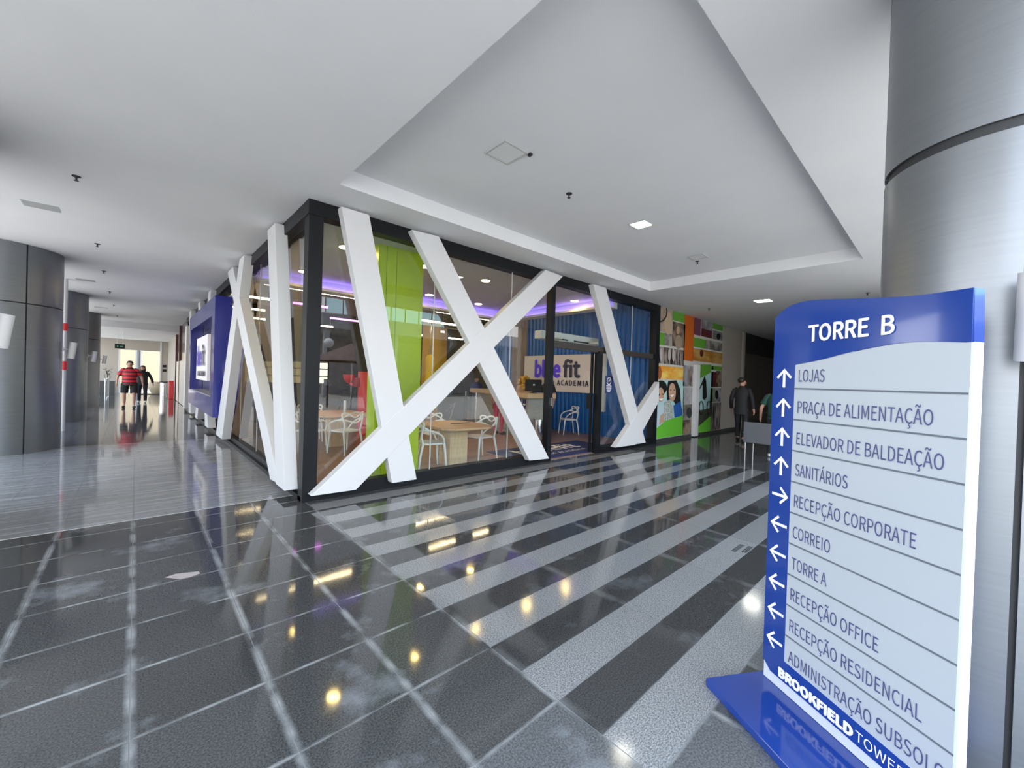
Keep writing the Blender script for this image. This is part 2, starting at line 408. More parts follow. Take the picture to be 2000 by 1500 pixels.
# ------------------------------------------------------------------ tall metal-clad columns
def column(x, y, r, label, seams, ring_z=2.54, grp=None, ztop=ZC, gap=.010):
    t = thing('clad_column', label, 'column', (x, y, 0), 0, grp)
    n = 64; sm = MB(); sm.cyl((0, 0), r-.012, 0, ztop, n); sm.obj('joint_core', M_seam, t, smooth=True)
    for z0, z1 in ((0.0, ring_z-gap), (ring_z+gap, ztop)):
        for k in range(len(seams)):
            a0 = seams[k]+.010/r; a1 = seams[(k+1) % len(seams)]-.010/r
            while a1 < a0: a1 += 2*PI
            q = max(8, int((a1-a0)/(2*PI)*n)); ring = []
            out_ = [(r*math.cos(a0+(a1-a0)*i/q), r*math.sin(a0+(a1-a0)*i/q)) for i in range(q+1)]
            in_ = [((r-.01)*math.cos(a0+(a1-a0)*i/q), (r-.01)*math.sin(a0+(a1-a0)*i/q)) for i in range(q, -1, -1)]
            pb = MB(); pb.prism([(p[0], p[1], z0) for p in out_+in_], (0, 0, z1-z0)); pb.obj('cladding_panel', M_metal, t, smooth=True)
    return t
CG = 'metal-clad columns along the open side'
def seamset(a): return [a+PI/2*k for k in range(4)]
s0 = math.atan2(12.64*.836-11.29, -1.61*.836+1.85)
column(-1.85, 11.29, .836, 'nearest broad grey metal-clad round column at the corridor edge', seamset(s0), grp=CG)
column(-1.85, 16.72, .836, 'middle metal-clad round column of the corridor row', seamset(s0), grp=CG)
column(-1.85, 22.15, .836, 'farthest metal-clad round column of the corridor row', seamset(s0), grp=CG)
column(-1.85, 5.86, .836, 'metal-clad round column just outside the left edge of the photo', seamset(s0), grp=CG)
column(2.79, -.12, .377, 'slimmer metal-clad round column right behind the blue directory sign', [math.atan2(-.17, -1)+k*PI/2 for k in range(4)], gap=.022)
def wall_lamp(x, y, z, ang, label, grp='white cylinder lamps on the columns'):
    t = thing('wall_lamp', label, 'lamp', (x, y, z), ang, grp)
    R = Matrix.Rotation(math.radians(7), 4, 'Y')
    b = MB(); n = 24
    rings = [[R @ Vector((.12+r*math.cos(2*PI*i/n), r*math.sin(2*PI*i/n), zz)) for i in range(n)] for r, zz in ((.050, -.155), (.055, -.155), (.055, .155), (.050, .155))]
    b.loft(rings); b.obj('lamp_tube', M_white, t, smooth=True)
    b = MB(); b.tube([(.0, 0, .0), (.08, 0, .0)], .012, 8); b.box(-.005, .012, -.03, .03, -.04, .04); b.obj('bracket', M_white, t)
    return t
for yy, lb in ((5.86, 'white cylinder lamp at the left edge, nearest of the corridor lamps'), (11.29, 'white cylinder lamp on the nearest corridor column'), (16.72, 'white cylinder lamp on the middle corridor column'), (22.15, 'white cylinder lamp on the farthest corridor column')):
    wall_lamp(-1.014, yy, 1.82, 0, lb)
wl = wall_lamp(2.42, -.205, 1.80, PI, 'large white cylinder lamp on the column by the directory sign')
# white upright standing in for the sunlit part of the middle column, red bands on it
t = thing('sunlit_strip', 'slim white upright with red bands, standing in for the sunlit side of a column', 'lit_strip', (-1.235, 14.0, 0))
b = MB(); b.cyl((0, 0), .045, 0, ZC, 16); b.obj('lit_strip', M_white, t, smooth=True)
for z0, z1 in ((1.42, 1.62), (2.33, 2.50)):
    b = MB(); b.cyl((0, 0), .06, z0, z1, 16); b.obj('red_band', M_red, t, smooth=True)

# ------------------------------------------------------------------ shop front A (along the corridor) and B (facing the plaza)
FA = thing('window_1', 'black framed glass shop front along the corridor', 'window', kind='structure')
FB = thing('window_2', 'black framed glass shop front facing the forecourt', 'window', kind='structure')
AEND = 20.6
b = MB(); b.box(AX-.05, AX+.14, BY-.0, AEND, 0, .055); b.box(AX+.0, AX+.12, BY, AEND, .055, .14); b.obj('sill', M_black, FA)
b = MB(); b.box(AX-.06, AX+.14, BY+.12, AEND, 3.36, ZC-.002); b.obj('head_rail', M_black, FA)
b = MB(); b.box(1.60, 5.66, BY-.05, BY+.10, 0, .16); b.obj('sill', M_black, FB)
b = MB(); b.box(7.32, SX, BY-.05, BY+.10, 0, .13); b.obj('sill', M_black, FB)
b = MB(); b.box(AX-.061, SX+.1, BY-.061, BY+.12, 3.359, ZC-.001); b.obj('head_rail', M_black, FB)
b = MB(); b.box(AX-.05, AX+.11, BY-.05, BY+.12, 0, 3.359); b.obj('corner_post', M_black, FB)
b = MB(); b.box(5.66, 5.77, BY-.05, BY+.08, 0, 3.36); b.obj('post', M_black, FB)
b = MB(); b.box(7.24, 7.37, BY-.04, BY+.08, 0, 2.18); b.obj('post', M_black, FB)
b = MB(); b.box(9.62, 9.80, BY-.06, BY+.12, 0, 3.40); b.obj('post', M_black, FB)
b = MB(); b.box(5.77, 9.62, BY+.0, BY+.11, 2.16, 2.28); b.obj('door_track', mat('dark_bronze', (.05, .045, .04), .4), FB)
for x0, x1, z0, z1 in ((1.61, 3.19, .16, 3.36), (3.19, 4.72, .16, 3.36), (4.72, 5.66, .16, 3.36), (5.77, 7.3, 2.28, 3.36), (7.3, 8.62, 2.28, 3.36), (8.62, 9.62, 2.28, 3.36), (7.37, 8.62, .13, 2.16), (8.62, 9.62, .13, 2.16)):
    b = MB(); b.box(x0+.003, x1-.003, BY+.03, BY+.042, z0, z1); b.obj('pane', M_glass, FB)
jm = mat('silicone_joint', (.55, .58, .58), .4)
for x in (3.19, 4.72, 8.62):
    b = MB(); b.box(x-.005, x+.005, BY+.028, BY+.044, .14, 3.36); b.obj('glass_joint', jm, FB)
ya = BY+.12
for y1 in (6.6, 8.1, 9.6, 11.0, 12.6, 14.2, 15.8, 17.4, 19.0, 20.6):
    b = MB(); b.box(AX+.05, AX+.062, ya+.003, y1-.003, .14, 3.36); b.obj('pane', M_glass, FA)
    if y1 < 20: b = MB(); b.box(AX+.048, AX+.064, y1-.005, y1+.005, .14, 3.36); b.obj('glass_joint', jm, FA)
    ya = y1
dleaf = thing('door_1', 'sliding glass door leaf standing open behind the entrance', 'door', kind='structure')
b = MB(); b.box(5.80, 5.86, BY+.085, BY+.125, .02, 2.16); b.box(7.16, 7.22, BY+.085, BY+.125, .02, 2.16); b.obj('door_stile', M_black, dleaf)
b = MB(); b.box(7.10, 7.13, BY+.05, BY+.16, .95, 1.25); b.obj('door_handle', M_black, dleaf)
b = MB(); b.box(5.70, 5.74, BY-.09, BY-.05, 1.05, 1.2); b.obj('door_handle', M_steel, dleaf)
# white slanted beams over the glass
NB = [0]
def beamB(label, q, d=.14):
    NB[0] += 1; d += .003*(NB[0] % 2) + .0012*NB[0]
    b = MB(); y = BY-.06
    b.prism([(x, y, z) for x, z in q], (0, -d+.02, 0)); b.obj('slanted_beam', M_white, bevel=.004, label=label, cat='beam', group='white slanted beams on the shop front')
beamB('white slanted beam beside the black corner post, leaning right downwards', [(1.75, 3.50), (2.09, 3.50), (2.86, .10), (2.50, .10)])
beamB('long white beam falling from upper left to the entrance post', [(2.68, 3.48), (3.10, 3.50), (5.58, .09), (5.07, .11)])
beamB('long white beam rising from the black corner post foot to the top right', [(5.32, 3.49), (5.80, 3.47), (2.02, .09), (1.50, .10)])
beamB('white beam to the right of the entrance, slanting down to the right', [(6.74, 3.50), (7.19, 3.50), (9.05, .10), (8.56, .10)])
beamB('short white beam leaning against the far black end post', [(9.60, 1.58), (9.62, 1.08), (8.56, .09), (7.73, .10)])
def beamA(label, q, d=.14):
    NB[0] += 1; d += .0015*NB[0]
    b = MB(); b.prism([(AX-.02, y, z) for y, z in q], (-d, 0, 0)); b.obj('slanted_beam', M_white, bevel=.004, label=label, cat='beam', group='white slanted beams on the shop front')
beamA('nearly upright white beam nearest the corner on the corridor side', [(6.58, 3.50), (6.16, 3.50), (5.36, .10), (5.76, .10)])
beamA('white beam falling from the corridor X crossing towards the corner', [(9.95, 3.50), (9.35, 3.50), (5.62, .13), (6.05, .10)])
beamA('white beam of the corridor X crossing with its foot by the blue frame', [(8.66, 3.50), (8.22, 3.50), (10.15, .10), (11.0, .10)])
beamA('white beam end showing above the near half of the blue frame', [(12.9, 3.50), (12.4, 3.50), (12.7, 2.9), (13.2, 2.9)])
beamA('white beam end showing above the far half of the blue frame', [(15.2, 3.50), (14.7, 3.50), (14.4, 2.9), (14.9, 2.9)])
beamA('white beam foot showing under the far half of the blue frame', [(14.3, .75), (14.8, .75), (15.3, .10), (14.7, .10)])
beamA('white beam foot showing under the near half of the blue frame', [(12.7, .75), (13.2, .75), (12.9, .10), (12.3, .10)])
beamA('white beam just beyond the far end of the blue frame', [(17.9, 3.50), (17.2, 3.50), (16.6, .10), (17.3, .10)])
beamA('last white beam at the far end of the corridor shop front', [(19.2, 3.1), (18.7, 3.1), (18.9, .10), (19.4, .10)])

# blue billboard frame on the corridor side
bb = thing('billboard_frame', 'deep blue box frame with white gym sign on the corridor glass', 'billboard', (0, 0, 0))
Y0, Y1, Z0, Z1 = 10.75, 16.35, .50, 3.13; XF = 1.22; XB = AX-.165 
XB = AX+.04
b = MB()
b.box(XF, XB, Y0, Y0+.42, Z0, Z1); b.box(XF, XB, Y1-.42, Y1, Z0, Z1); b.box(XF, XB, Y0+.42, Y1-.42, Z0, Z0+.42); b.box(XF, XB, Y0+.42, Y1-.42, Z1-.40, Z1)
b.obj('frame', M_blue_bill, bb)
b = MB(); b.box(XF+.02, XB, Y0+.42, Y1-.42, .92, .935); b.obj('shelf', mat('grey_ledge', (.35, .35, .38), .4), bb)
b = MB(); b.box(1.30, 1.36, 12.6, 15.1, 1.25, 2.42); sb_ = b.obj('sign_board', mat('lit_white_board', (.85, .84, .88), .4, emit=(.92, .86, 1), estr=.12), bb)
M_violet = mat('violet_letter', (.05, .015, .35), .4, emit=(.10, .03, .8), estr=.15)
M_navy = mat('navy_letter', (.012, .012, .05), .4)
def letters(s, x, ystart, zb, cap, width, m_, par, bold=0, sp_=1.0):
    return lettering(s, cap, (x, ystart, zb), (0, -1, 0), (0, 0, 1), m_, par, width=width, bold=bold, spacing=sp_, thick=.012)
letters('blue', 1.29, 14.8, 1.65, .48, 1.15, M_violet, sb_, .016); letters('fit', 1.29, 13.58, 1.65, .48, .62, M_navy, sb_, .012)
letters('A SUA ACADEMIA', 1.29, 14.5, 1.36, .13, 1.7, M_navy, sb_, .01)

# ------------------------------------------------------------------ shop interior
b = MB(); b.box(AX+.1, 11.5, BY+.05, 21.5, -.05, .0); b.obj('floor_shop', M_wood, kind='structure')
# ceiling with a violet-lit cove: recessed plaster field, lip round two sides, dark services beyond
b = MB(); b.box(AX+.1, 7.95, BY+.12, 9.0, 3.45, 3.50); b.obj('ceiling_shop', M_intceil, kind='structure')
b = MB(); b.box(AX+.1, 8.1, 9.0, 9.12, 3.22, 3.75); b.box(7.98, 8.1, BY+.12, 9.0, 3.22, 3.75)
b.box(AX+.1, 7.98, 8.80, 9.0, 3.22, 3.25); b.box(7.78, 7.98, BY+.12, 8.8, 3.22, 3.25)
b.box(AX+.1, 7.78, 8.80, 8.82, 3.25, 3.27); b.box(7.78, 7.80, BY+.12, 8.80, 3.25, 3.27)
b.obj('trim_2', M_intceil, kind='structure')
b = MB(); b.box(AX+.2, 7.9, 8.93, 8.96, 3.27, 3.285); b.obj('led_strip', M_led, label='violet light strip tucked along the back cove of the shop ceiling', cat='light strip')
b = MB(); b.box(7.90, 7.93, BY+.2, 8.85, 3.27, 3.285); b.obj('led_strip', M_led, label='violet light strip in the cove beside the blue wall', cat='light strip')
b = MB(); b.box(AX+.1, 13, 9.12, 21.5, 4.55, 4.6); b.box(8.1, 13, BY+.12, 9.12, 4.2, 4.25); b.obj('ceiling_services', mat('dark_ceiling', (.06, .055, .055), .8), kind='structure')
for y in (11.3, 13.4, 15.6):
    pass
b = MB(); b.box(AX+.1, 13, 11.0, 11.35, 3.75, 4.55); b.box(AX+.1, 13, 15.2, 15.6, 3.75, 4.55); b.obj('trim_3', mat('concrete_beam', (.16, .15, .14), .8), kind='structure')
# back wall with an added window, standing in for a reflection in the front glass
b = MB()
for x0, x1, z0, z1 in ((AX, 5.2, 0, 1.05), (AX, 5.2, 2.1, 4.6), (6.9, 13, 0, 4.6), (5.2, 6.9, 0, 1.05), (5.2, 6.9, 2.1, 4.6), (AX, 3.4, 1.05, 2.1)):
    b.box(x0, x1, 20.6, 20.8, z0, z1)
b.box(3.4, 5.2, 20.6, 20.8, 2.0, 2.1); b.obj('wall_back', M_char, kind='structure')
wn = thing('window_3', 'gridded window added to the gym back wall, standing in for mirrored bright panes', 'window', kind='structure')
b = MB()
for x in (3.4, 4.0, 4.6, 5.2, 5.8, 6.35, 6.9): b.box(x-.03, x+.03, 20.62, 20.70, 1.05, 2.1)
for z in (1.05, 1.4, 1.75, 2.07): b.box(3.4, 6.9, 20.62, 20.70, z-.02, z+.02)
b.obj('muntins', M_seam, wn)
b = MB(); b.box(3.4, 6.9, 20.66, 20.668, 1.05, 2.1); b.obj('pane', glass_mat('far_glass', (.55, .52, .42), 1), wn)
b = MB(); b.box(12.0, 12.1, 9.9, 20.8, 0, 4.6); b.obj('wall_inner', M_char, kind='structure')
# blue corrugated container wall
def corrugated(y0, y1, z0, z1, name, pitch=.16, dep=.045):
    b = MB(); pts = []; y = y0
    while y < y1:
        pts += [(SX, y), (SX, y+pitch*.35), (SX+dep, y+pitch*.5), (SX+dep, y+pitch*.85)]; y += pitch
    pts.append((SX, y1))
    for i in range(len(pts)-1):
        b.quad((pts[i][0], pts[i][1], z0), (pts[i+1][0], pts[i+1][1], z0), (pts[i+1][0], pts[i+1][1], z1), (pts[i][0], pts[i][1], z1))
    b.box(SX+.06, SX+.12, y0, y1, z0, z1)
    return b.obj(name, M_contain, kind='structure')
corrugated(BY+.12, 9.75, 0, 4.2, 'wall_right'); corrugated(10.5, 11.9, 0, 4.2, 'wall_right')
b = MB()
for k in range(5): b.box(SX-.02, SX+.05, 9.76+.148*k, 9.76+.148*k+.14, 0, 4.2)
b.obj('wall_boards', M_taupe, kind='structure')
# wall sign
ws = thing('wall_sign', 'large white gym sign with violet and navy letters on the blue wall', 'sign')
b = MB(); b.box(SX-.09, SX-.02, 6.72, 9.78, 1.20, 2.33); wb_ = b.obj('board', mat('warm_white_board', (.78, .72, .68), .4), ws)
XL = SX-.10
letters('blue', XL, 9.28, 1.66, .47, 1.10, M_violet, wb_, .018); letters('fit', XL, 8.08, 1.66, .47, .66, M_navy, wb_, .012)
letters('A SUA ACADEMIA', XL, 9.1, 1.40, .15, 2.0, M_navy, wb_, .012, 1.15)
b = MB(); b.box(SX-.09, SX-.02, 6.55, 6.70, .7, 2.40); b.obj('wall_batten', M_white, label='narrow white batten beside the wall sign', cat='batten')
t = thing('air_curtain', 'long white air curtain unit above the entrance inside', 'air conditioner', (5.8, 5.55, 2.34))
b = MB(); b.box(0, 1.9, -.1, .1, 0, .17); b.box(.3, .36, -.34, -.1, .0, .05); b.box(1.5, 1.56, -.34, -.1, .0, .05); b.obj('housing', M_white, t, bevel=.02)
b = MB(); b.box(.1, .8, -.105, -.1, .02, .05); b.box(1.0, 1.7, -.105, -.1, .02, .05); b.obj('outlet_slot', M_seam, t)
# lime column
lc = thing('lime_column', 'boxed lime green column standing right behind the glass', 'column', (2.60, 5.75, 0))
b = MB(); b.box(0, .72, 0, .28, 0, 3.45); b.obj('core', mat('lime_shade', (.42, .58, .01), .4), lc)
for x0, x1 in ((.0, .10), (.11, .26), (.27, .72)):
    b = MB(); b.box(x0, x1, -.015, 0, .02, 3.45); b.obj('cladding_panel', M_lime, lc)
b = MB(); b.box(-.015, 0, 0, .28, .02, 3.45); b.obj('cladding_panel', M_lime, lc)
# downlights
DL = []
for i, (x, y) in enumerate([(2.30, 6.30), (3.66, 6.30), (5.0, 6.25), (6.42, 6.22), (7.65, 6.15), (2.31, 8.40), (3.70, 8.40), (5.01, 8.35), (6.44, 8.32)]):
    L = ['warm round downlight nearest the black corner post', 'warm round downlight above the lime column', 'warm round downlight between the long crossing beams, front row', 'front-row warm downlight above the counter side', 'warm round downlight above the entrance', 'back-row warm downlight nearest the corridor glass', 'back-row warm downlight behind the lime column', 'back-row warm downlight above the dining table', 'back-row warm downlight nearest the entrance'][i]
    t = thing('downlight', L, 'ceiling light', (x, y, 3.45), 0, 'round downlights in the shop ceiling')
    b = MB(); b.rev((0, 0, -.012), [(.105, 0), (.105, .012)], 24); b.obj('trim_ring', M_steel, t, smooth=True)
    b = MB(); b.rev((0, 0, -.016), [(.088, 0), (.088, .004)], 24); b.obj('lens', M_lamp_warm, t)
# linear lamps of the gym
rows = []
LAMPS = [(2.0, 10.1, .8, 3.4), (3.05, 10.1, 1.0, 3.4), (6.3, 10.1, .9, 3.4), (7.9, 10.1, .6, 3.4), (1.7, 12.2, .9, 3.4), (3.1, 12.2, .9, 3.4), (6.9, 12.1, .8, 3.4), (7.8, 12.15, .8, 3.4), (2.0, 14.5, .9, 3.4), (4.8, 14.35, 1.0, 3.4), (2.4, 16.9, 1., 3.4), (4.9, 17.0, .9, 3.4), (9.5, 16.5, .8, 3.4), (10.9, 16.3, .8, 3.4), (6.6, 14.4, .8, 3.4), (8.6, 14.4, .8, 3.4), (7.0, 17.0, .9, 3.4)]
for x, y, ln, z in LAMPS:
    pink = (x, y) in ((3.1, 12.2), (4.8, 14.35))
    b = MB(); b.box(x, x+ln, y-.025, y+.025, z, z+.05)
    o = b.obj('linear_lamp', M_lamp_pink if pink else M_lamp_line); rows.append(o)
    rw = {10: 'nearest', 12: 'second', 14: 'third', 16: 'fourth', 17: 'farthest'}[int(y)]; nth = sum(1 for k_ in LAMPS if int(k_[1]) == int(y) and k_[0] < x)
    tag(o, '%s linear lamp, %s from the left in the %s row of gym lamps' % ('magenta' if pink else 'warm white', ('first', 'second', 'third', 'fourth')[nth], rw), 'ceiling light', 'magenta linear lamps in the gym' if pink else 'warm linear lamps in the gym')
    for hx in (x+.1, x+ln-.11):
        b = MB(); b.box(hx, hx+.01, y-.004, y+.004, z+.05, 4.55); b.obj('hanger', M_steel, o)

# white chairs made of woven loops
def make_chair():
    t = thing('loop_chair', '', 'chair')
    b = MB(); n = 20; pts = []
    for k in range(n):
        a = 2*PI*k/n; c_, s_ = math.cos(a), math.sin(a)
        pts.append((.215*math.copysign(abs(c_)**.6, c_), .01+.215*math.copysign(abs(s_)**.6, s_), .415))
    b.prism(pts, (0, 0, .028)); b.obj('seat', M_plastic, t, smooth=True, bevel=.006)
    for sx_ in (-1, 1):
        b = MB(); b.tube([(sx_*.23, .21, 0), (sx_*.215, .19, .25), (sx_*.20, .17, .43)], [.014, .018, .023], 8); b.obj('leg', M_plastic, t, smooth=True)
        b = MB(); b.tube([(sx_*.22, -.25, 0), (sx_*.205, -.22, .25), (sx_*.19, -.18, .43)], [.014, .018, .023], 8); b.obj('leg', M_plastic, t, smooth=True)
    b = MB(); b.tube([(-.20, .17, .43), (-.27, .12, .55), (-.28, -.02, .635), (-.20, -.19, .655), (0, -.265, .60), (.20, -.19, .655), (.28, -.02, .635), (.27, .12, .55), (.20, .17, .43)], .016, 7, 5); b.obj('armrest', M_plastic, t, smooth=True)
    b = MB(); b.tube([(-.19, -.18, .43), (-.205, -.21, .58), (-.25, -.19, .765), (-.17, -.245, .785), (0, -.265, .70), (.17, -.245, .785), (.25, -.19, .765), (.205, -.21, .58), (.19, -.18, .43)], .0155, 7, 5); b.obj('backrest', M_plastic, t, smooth=True)
    b = MB(); b.tube([(-.25, -.08, .64), (-.21, -.19, .71), (-.10, -.26, .775), (0, -.275, .795), (.10, -.26, .775), (.21, -.19, .71), (.25, -.08, .64)], .0155, 7, 5); b.obj('backrest', M_plastic, t, smooth=True)
    return t
ch = make_chair(); GCH = 'white loop-backed chairs'
spots = [((3.62, 5.86, 0), -PI/2-.25, 'white loop chair tucked against the near side of the front table'),
         ((4.30, 6.78, 0), PI, 'white loop chair seen behind the front table top'),
         ((4.80, 6.02, 0), PI/2, 'white loop chair at the entrance end of the front table'),
         ((3.00, 7.95, 0), .35, 'white loop chair in front of the rear table, beside the red stand'),
         ((2.45, 8.25, 0), -.9, 'white loop chair half hidden by the black corner post'),
         ((2.9, 9.75, 0), PI-.2, 'white loop chair on the far side of the rear table'),
         ((9.22, 7.50, 0), PI/2-.55, 'white loop chair alone against the blue corrugated wall')]
for i, (p, rz, lb) in enumerate(spots):
    o = ch if i == 0 else dup(ch, p, rz)
    o.location = p; o.rotation_euler = (0, 0, rz); o['label'] = lb; o['group'] = GCH
def table(x, y, rz, lx, ly, h, label, pw=.36):
    t = thing('pedestal_table', label, 'table', (x, y, 0), rz, 'oak pedestal tables')
    c_ = .16; q = [(-lx/2+c_, -ly/2), (lx/2-c_, -ly/2), (lx/2, -ly/2+c_), (lx/2, ly/2-c_), (lx/2-c_, ly/2), (-lx/2+c_, ly/2), (-lx/2, ly/2-c_), (-lx/2, -ly/2+c_)]
    b = MB(); b.prism([(a, d, h-.035) for a, d in q], (0, 0, .035)); b.obj('tabletop', M_oak_top, t, bevel=.004)
    b = MB(); b.loft([[(a*.55, d*.55, h-.10) for a, d in q], [(a*.97, d*.97, h-.036) for a, d in q]]); b.obj('underframe', M_pale_wood, t)
    b = MB(); b.box(-pw/2, pw/2, -pw/2, pw/2, 0, h-.10); b.obj('pedestal', M_pale_wood, t, bevel=.004)
    b = MB(); b.box(-pw/2-.01, -pw/2, -.02, .0, .02, h-.12); b.obj('edge_strip', M_pale_wood, t)
    return t
table(4.12, 5.92, -.04, 1.02, 1.22, .70, 'oak pedestal table just behind the front glass')
table(3.14, 8.85, 0, 1.10, 1.35, .70, 'oak pedestal table farther back, left of the red stand', .34)
b = MB(); b.cyl((3.35, 8.95), .03, .698, .95, 12); b.obj('bottle', mat('clear_plastic', (.6, .65, .68), .2), label='pale upright bottle on the rear table', cat='bottle')
b = MB(); b.box(4.1, 4.5, 5.95, 6.0, .702, .708, ); b.obj('pen_strip', M_seam, label='thin dark strip lying on the front table top', cat='strip')
# red stand with an arm
rs = thing('red_stand', 'tall red stand with a bowl-shaped arm behind the rear table', 'stand', (4.20, 10.05, 0), -.3)
b = MB(); b.box(-.12, .13, -.09, .09, 0, 1.60); b.obj('body', M_red, rs, bevel=.01)
b = MB(); b.rev((-.33, 0, 1.30), [(.02, 0), (.09, .04), (.13, .13), (.14, .22), (.12, .22), (.10, .12), (.02, .05)], 20); b.obj('bowl', M_red, rs, smooth=True)
b = MB(); b.tube([(-.33, 0, 1.32), (-.2, -.02, 1.26), (-.1, -.03, 1.3)], .035, 8, 4); b.obj('arm', M_red, rs, smooth=True)
b = MB(); b.rev((-.16, -.06, 1.22), [(.07, 0), (.085, .03), (.085, .2), (.07, .23)], 18); b.obj('joint', mat('dark_red', (.35, .02, .03), .35), rs, smooth=True)
# counter
ct = thing('reception_counter', 'reception counter with grey laminate front and oak top', 'counter')
q = [(7.40, 7.35), (8.05, 7.20), (9.30, 11.10), (8.72, 11.30)]
b = MB(); b.prism([(x, y, 0) for x, y in q], (0, 0, 1.06)); b.obj('body', M_laminate, ct)
q2 = [(7.26, 7.24), (8.13, 7.05), (9.42, 11.2), (8.62, 11.46)]
b = MB(); b.prism([(x, y, 1.06) for x, y in q2], (0, 0, .12)); b.obj('counter_top', M_pale_wood, ct, bevel=.004)
u = (Vector((8.72, 11.30, 0))-Vector((7.40, 7.35, 0))).normalized(); nrm = Vector((-u.y, u.x, 0))
M_poster = mat('navy_poster', (.02, .035, .14), .5)
for s_, lb in ((.12, 'small navy poster on the counter front, nearest the entrance'), (.42, 'small navy poster on the counter front, second from the entrance')):
    p0 = Vector((7.40, 7.35, 0))+u*s_
    t = thing('poster', lb, 'poster', (0, 0, 0), 0, 'navy posters on the counter')
    b = MB(); b.prism([p0+Vector((0, 0, .78)), p0+u*.2+Vector((0, 0, .78)), p0+u*.2+Vector((0, 0, 1.02)), p0+Vector((0, 0, 1.02))], nrm*.006); b.obj('sheet', M_poster, t)
    b = MB(); b.prism([p0+u*.03+nrm*.006+Vector((0, 0, .86)), p0+u*.17+nrm*.006+Vector((0, 0, .86)), p0+u*.17+nrm*.006+Vector((0, 0, .90)), p0+u*.03+nrm*.006+Vector((0, 0, .90))], nrm*.002); b.obj('print', M_print, t)
t = thing('monitor', 'black monitor seen from behind on the counter', 'monitor', (7.85, 7.62, 1.18), -.35)
b = MB(); b.box(-.24, .24, -.02, .02, .05, .36); b.obj('screen_back', M_black, t, bevel=.006)
b = MB(); b.box(-.08, .08, -.07, .07, 0, .015); b.box(-.02, .02, -.015, .015, .01, .1); b.obj('stand', M_black, t)
b = MB(); b.box(-.03, .03, -.024, -.02, .2, .24); b.obj('badge', M_steel, t)
t = thing('waste_bin', 'steel cylindrical waste bin at the end of the counter', 'bin', (7.42, 6.98, 0))
b = MB(); b.rev((0, 0, 0), [(.115, 0), (.125, .02), (.125, .50)], 28); b.obj('body', M_steel, t, smooth=True)
b = MB(); b.rev((0, 0, .50), [(.13, 0), (.13, .05), (.09, .06)], 28); b.obj('rim', M_steel, t, smooth=True)
b = MB(); b.rev((0, 0, 0), [(.13, 0), (.13, .03)], 28); b.obj('base', M_black, t)
dm = thing('door_mat', 'navy door mat with white gym name at the entrance', 'mat', (0, 0, 0))
b = MB(); b.box(5.35, 8.35, 5.27, 6.50, -.003, .012); dmm = b.obj('mat', M_dkblue_mat, dm, bevel=.003)
lettering('bluefit', .42, (5.75, 5.82, .013), (1, 0, 0), (0, 1, 0), M_print, dmm, width=1.9, bold=.012)
lettering('A SUA ACADEMIA', .13, (6.0, 5.52, .013), (1, 0, 0), (0, 1, 0), M_print, dmm, width=1.5)
st = thing('door_sticker', 'navy sticker with a round tick emblem on the glass by the entrance', 'sticker')
b = MB(); b.box(7.58, 7.86, BY+.02, BY+.028, 1.28, 1.66); b.obj('sheet', M_poster, st)
b = MB(); ringp = []
for k in range(20):
    a0, a1 = 2*PI*k/20, 2*PI*(k+1)/20; c0 = (7.72, 1.555)
    b.quad(*[(c0[0]+r*math.cos(a), BY+.0185, c0[1]+r*math.sin(a)) for r, a in ((.085, a0), (.085, a1), (.068, a1), (.068, a0))])
b.tube([(7.69, BY+.018, 1.57), (7.715, BY+.018, 1.535), (7.755, BY+.018, 1.59)], .008, 5); b.obj('emblem', M_print, st)
b = MB()
for k, wd in enumerate((.2, .19, .2, .16, .1)): b.box(7.72-wd/2, 7.72+wd/2, BY+.017, BY+.02, 1.44-.03*k, 1.455-.03*k)
b.obj('print_lines', M_print, st)
# gym things behind: yellow columns, bag, gate
b = MB(); b.box(8.44, 8.98, 14, 14.5, 0, 3.75); b.obj('yellow_column', M_yellow, label='ochre yellow square column deep inside the gym', cat='column')
b = MB(); b.box(10.0, 10.35, 15.6, 16, 0, 3.75); b.obj('yellow_column', M_yellow, label='second yellow square column, farther back and half hidden', cat='column')
t = thing('punch_bag', 'bright yellow punch bag hanging in front of the ochre column', 'punch bag', (7.30, 12.0, 0))
b = MB(); b.rev((0, 0, .75), [(.05, 0), (.15, .04), (.15, 1.42), (.10, 1.50), (.03, 1.54)], 20); b.obj('bag', mat('bright_yellow', (.95, .62, .0), .4), t, smooth=True)
b = MB(); b.cyl((0, 0), .012, 2.28, 4.545, 6); b.obj('strap', M_steel, t)
t = thing('turnstile', 'dark turnstile with slanted steel arms near the counter', 'turnstile', (7.3, 10.6, 0), .35)
b = MB(); b.box(-.12, .12, -.5, .5, 0, .95); b.obj('cabinet', M_black, t, bevel=.02)
for a in (0, 2.1, 4.2):
    b = MB(); b.tube([(-.12, -.2, .78), (-.12-.42*abs(math.cos(.6)), -.2+.1*math.cos(a), .78-.28+.25*math.sin(a))], .014, 8); b.obj('arm', M_steel, t, smooth=True)
for x, y, lb in ((7.85, 10.1, 'slim steel post beside the turnstile'), (8.25, 11.2, 'slim steel post at the far end of the counter')):
    b = MB(); b.cyl((x, y), .022, 0, 1.08, 10); b.cyl((x, y), .06, 0, .01, 16); b.obj('steel_post', M_steel, smooth=True, label=lb, cat='post')
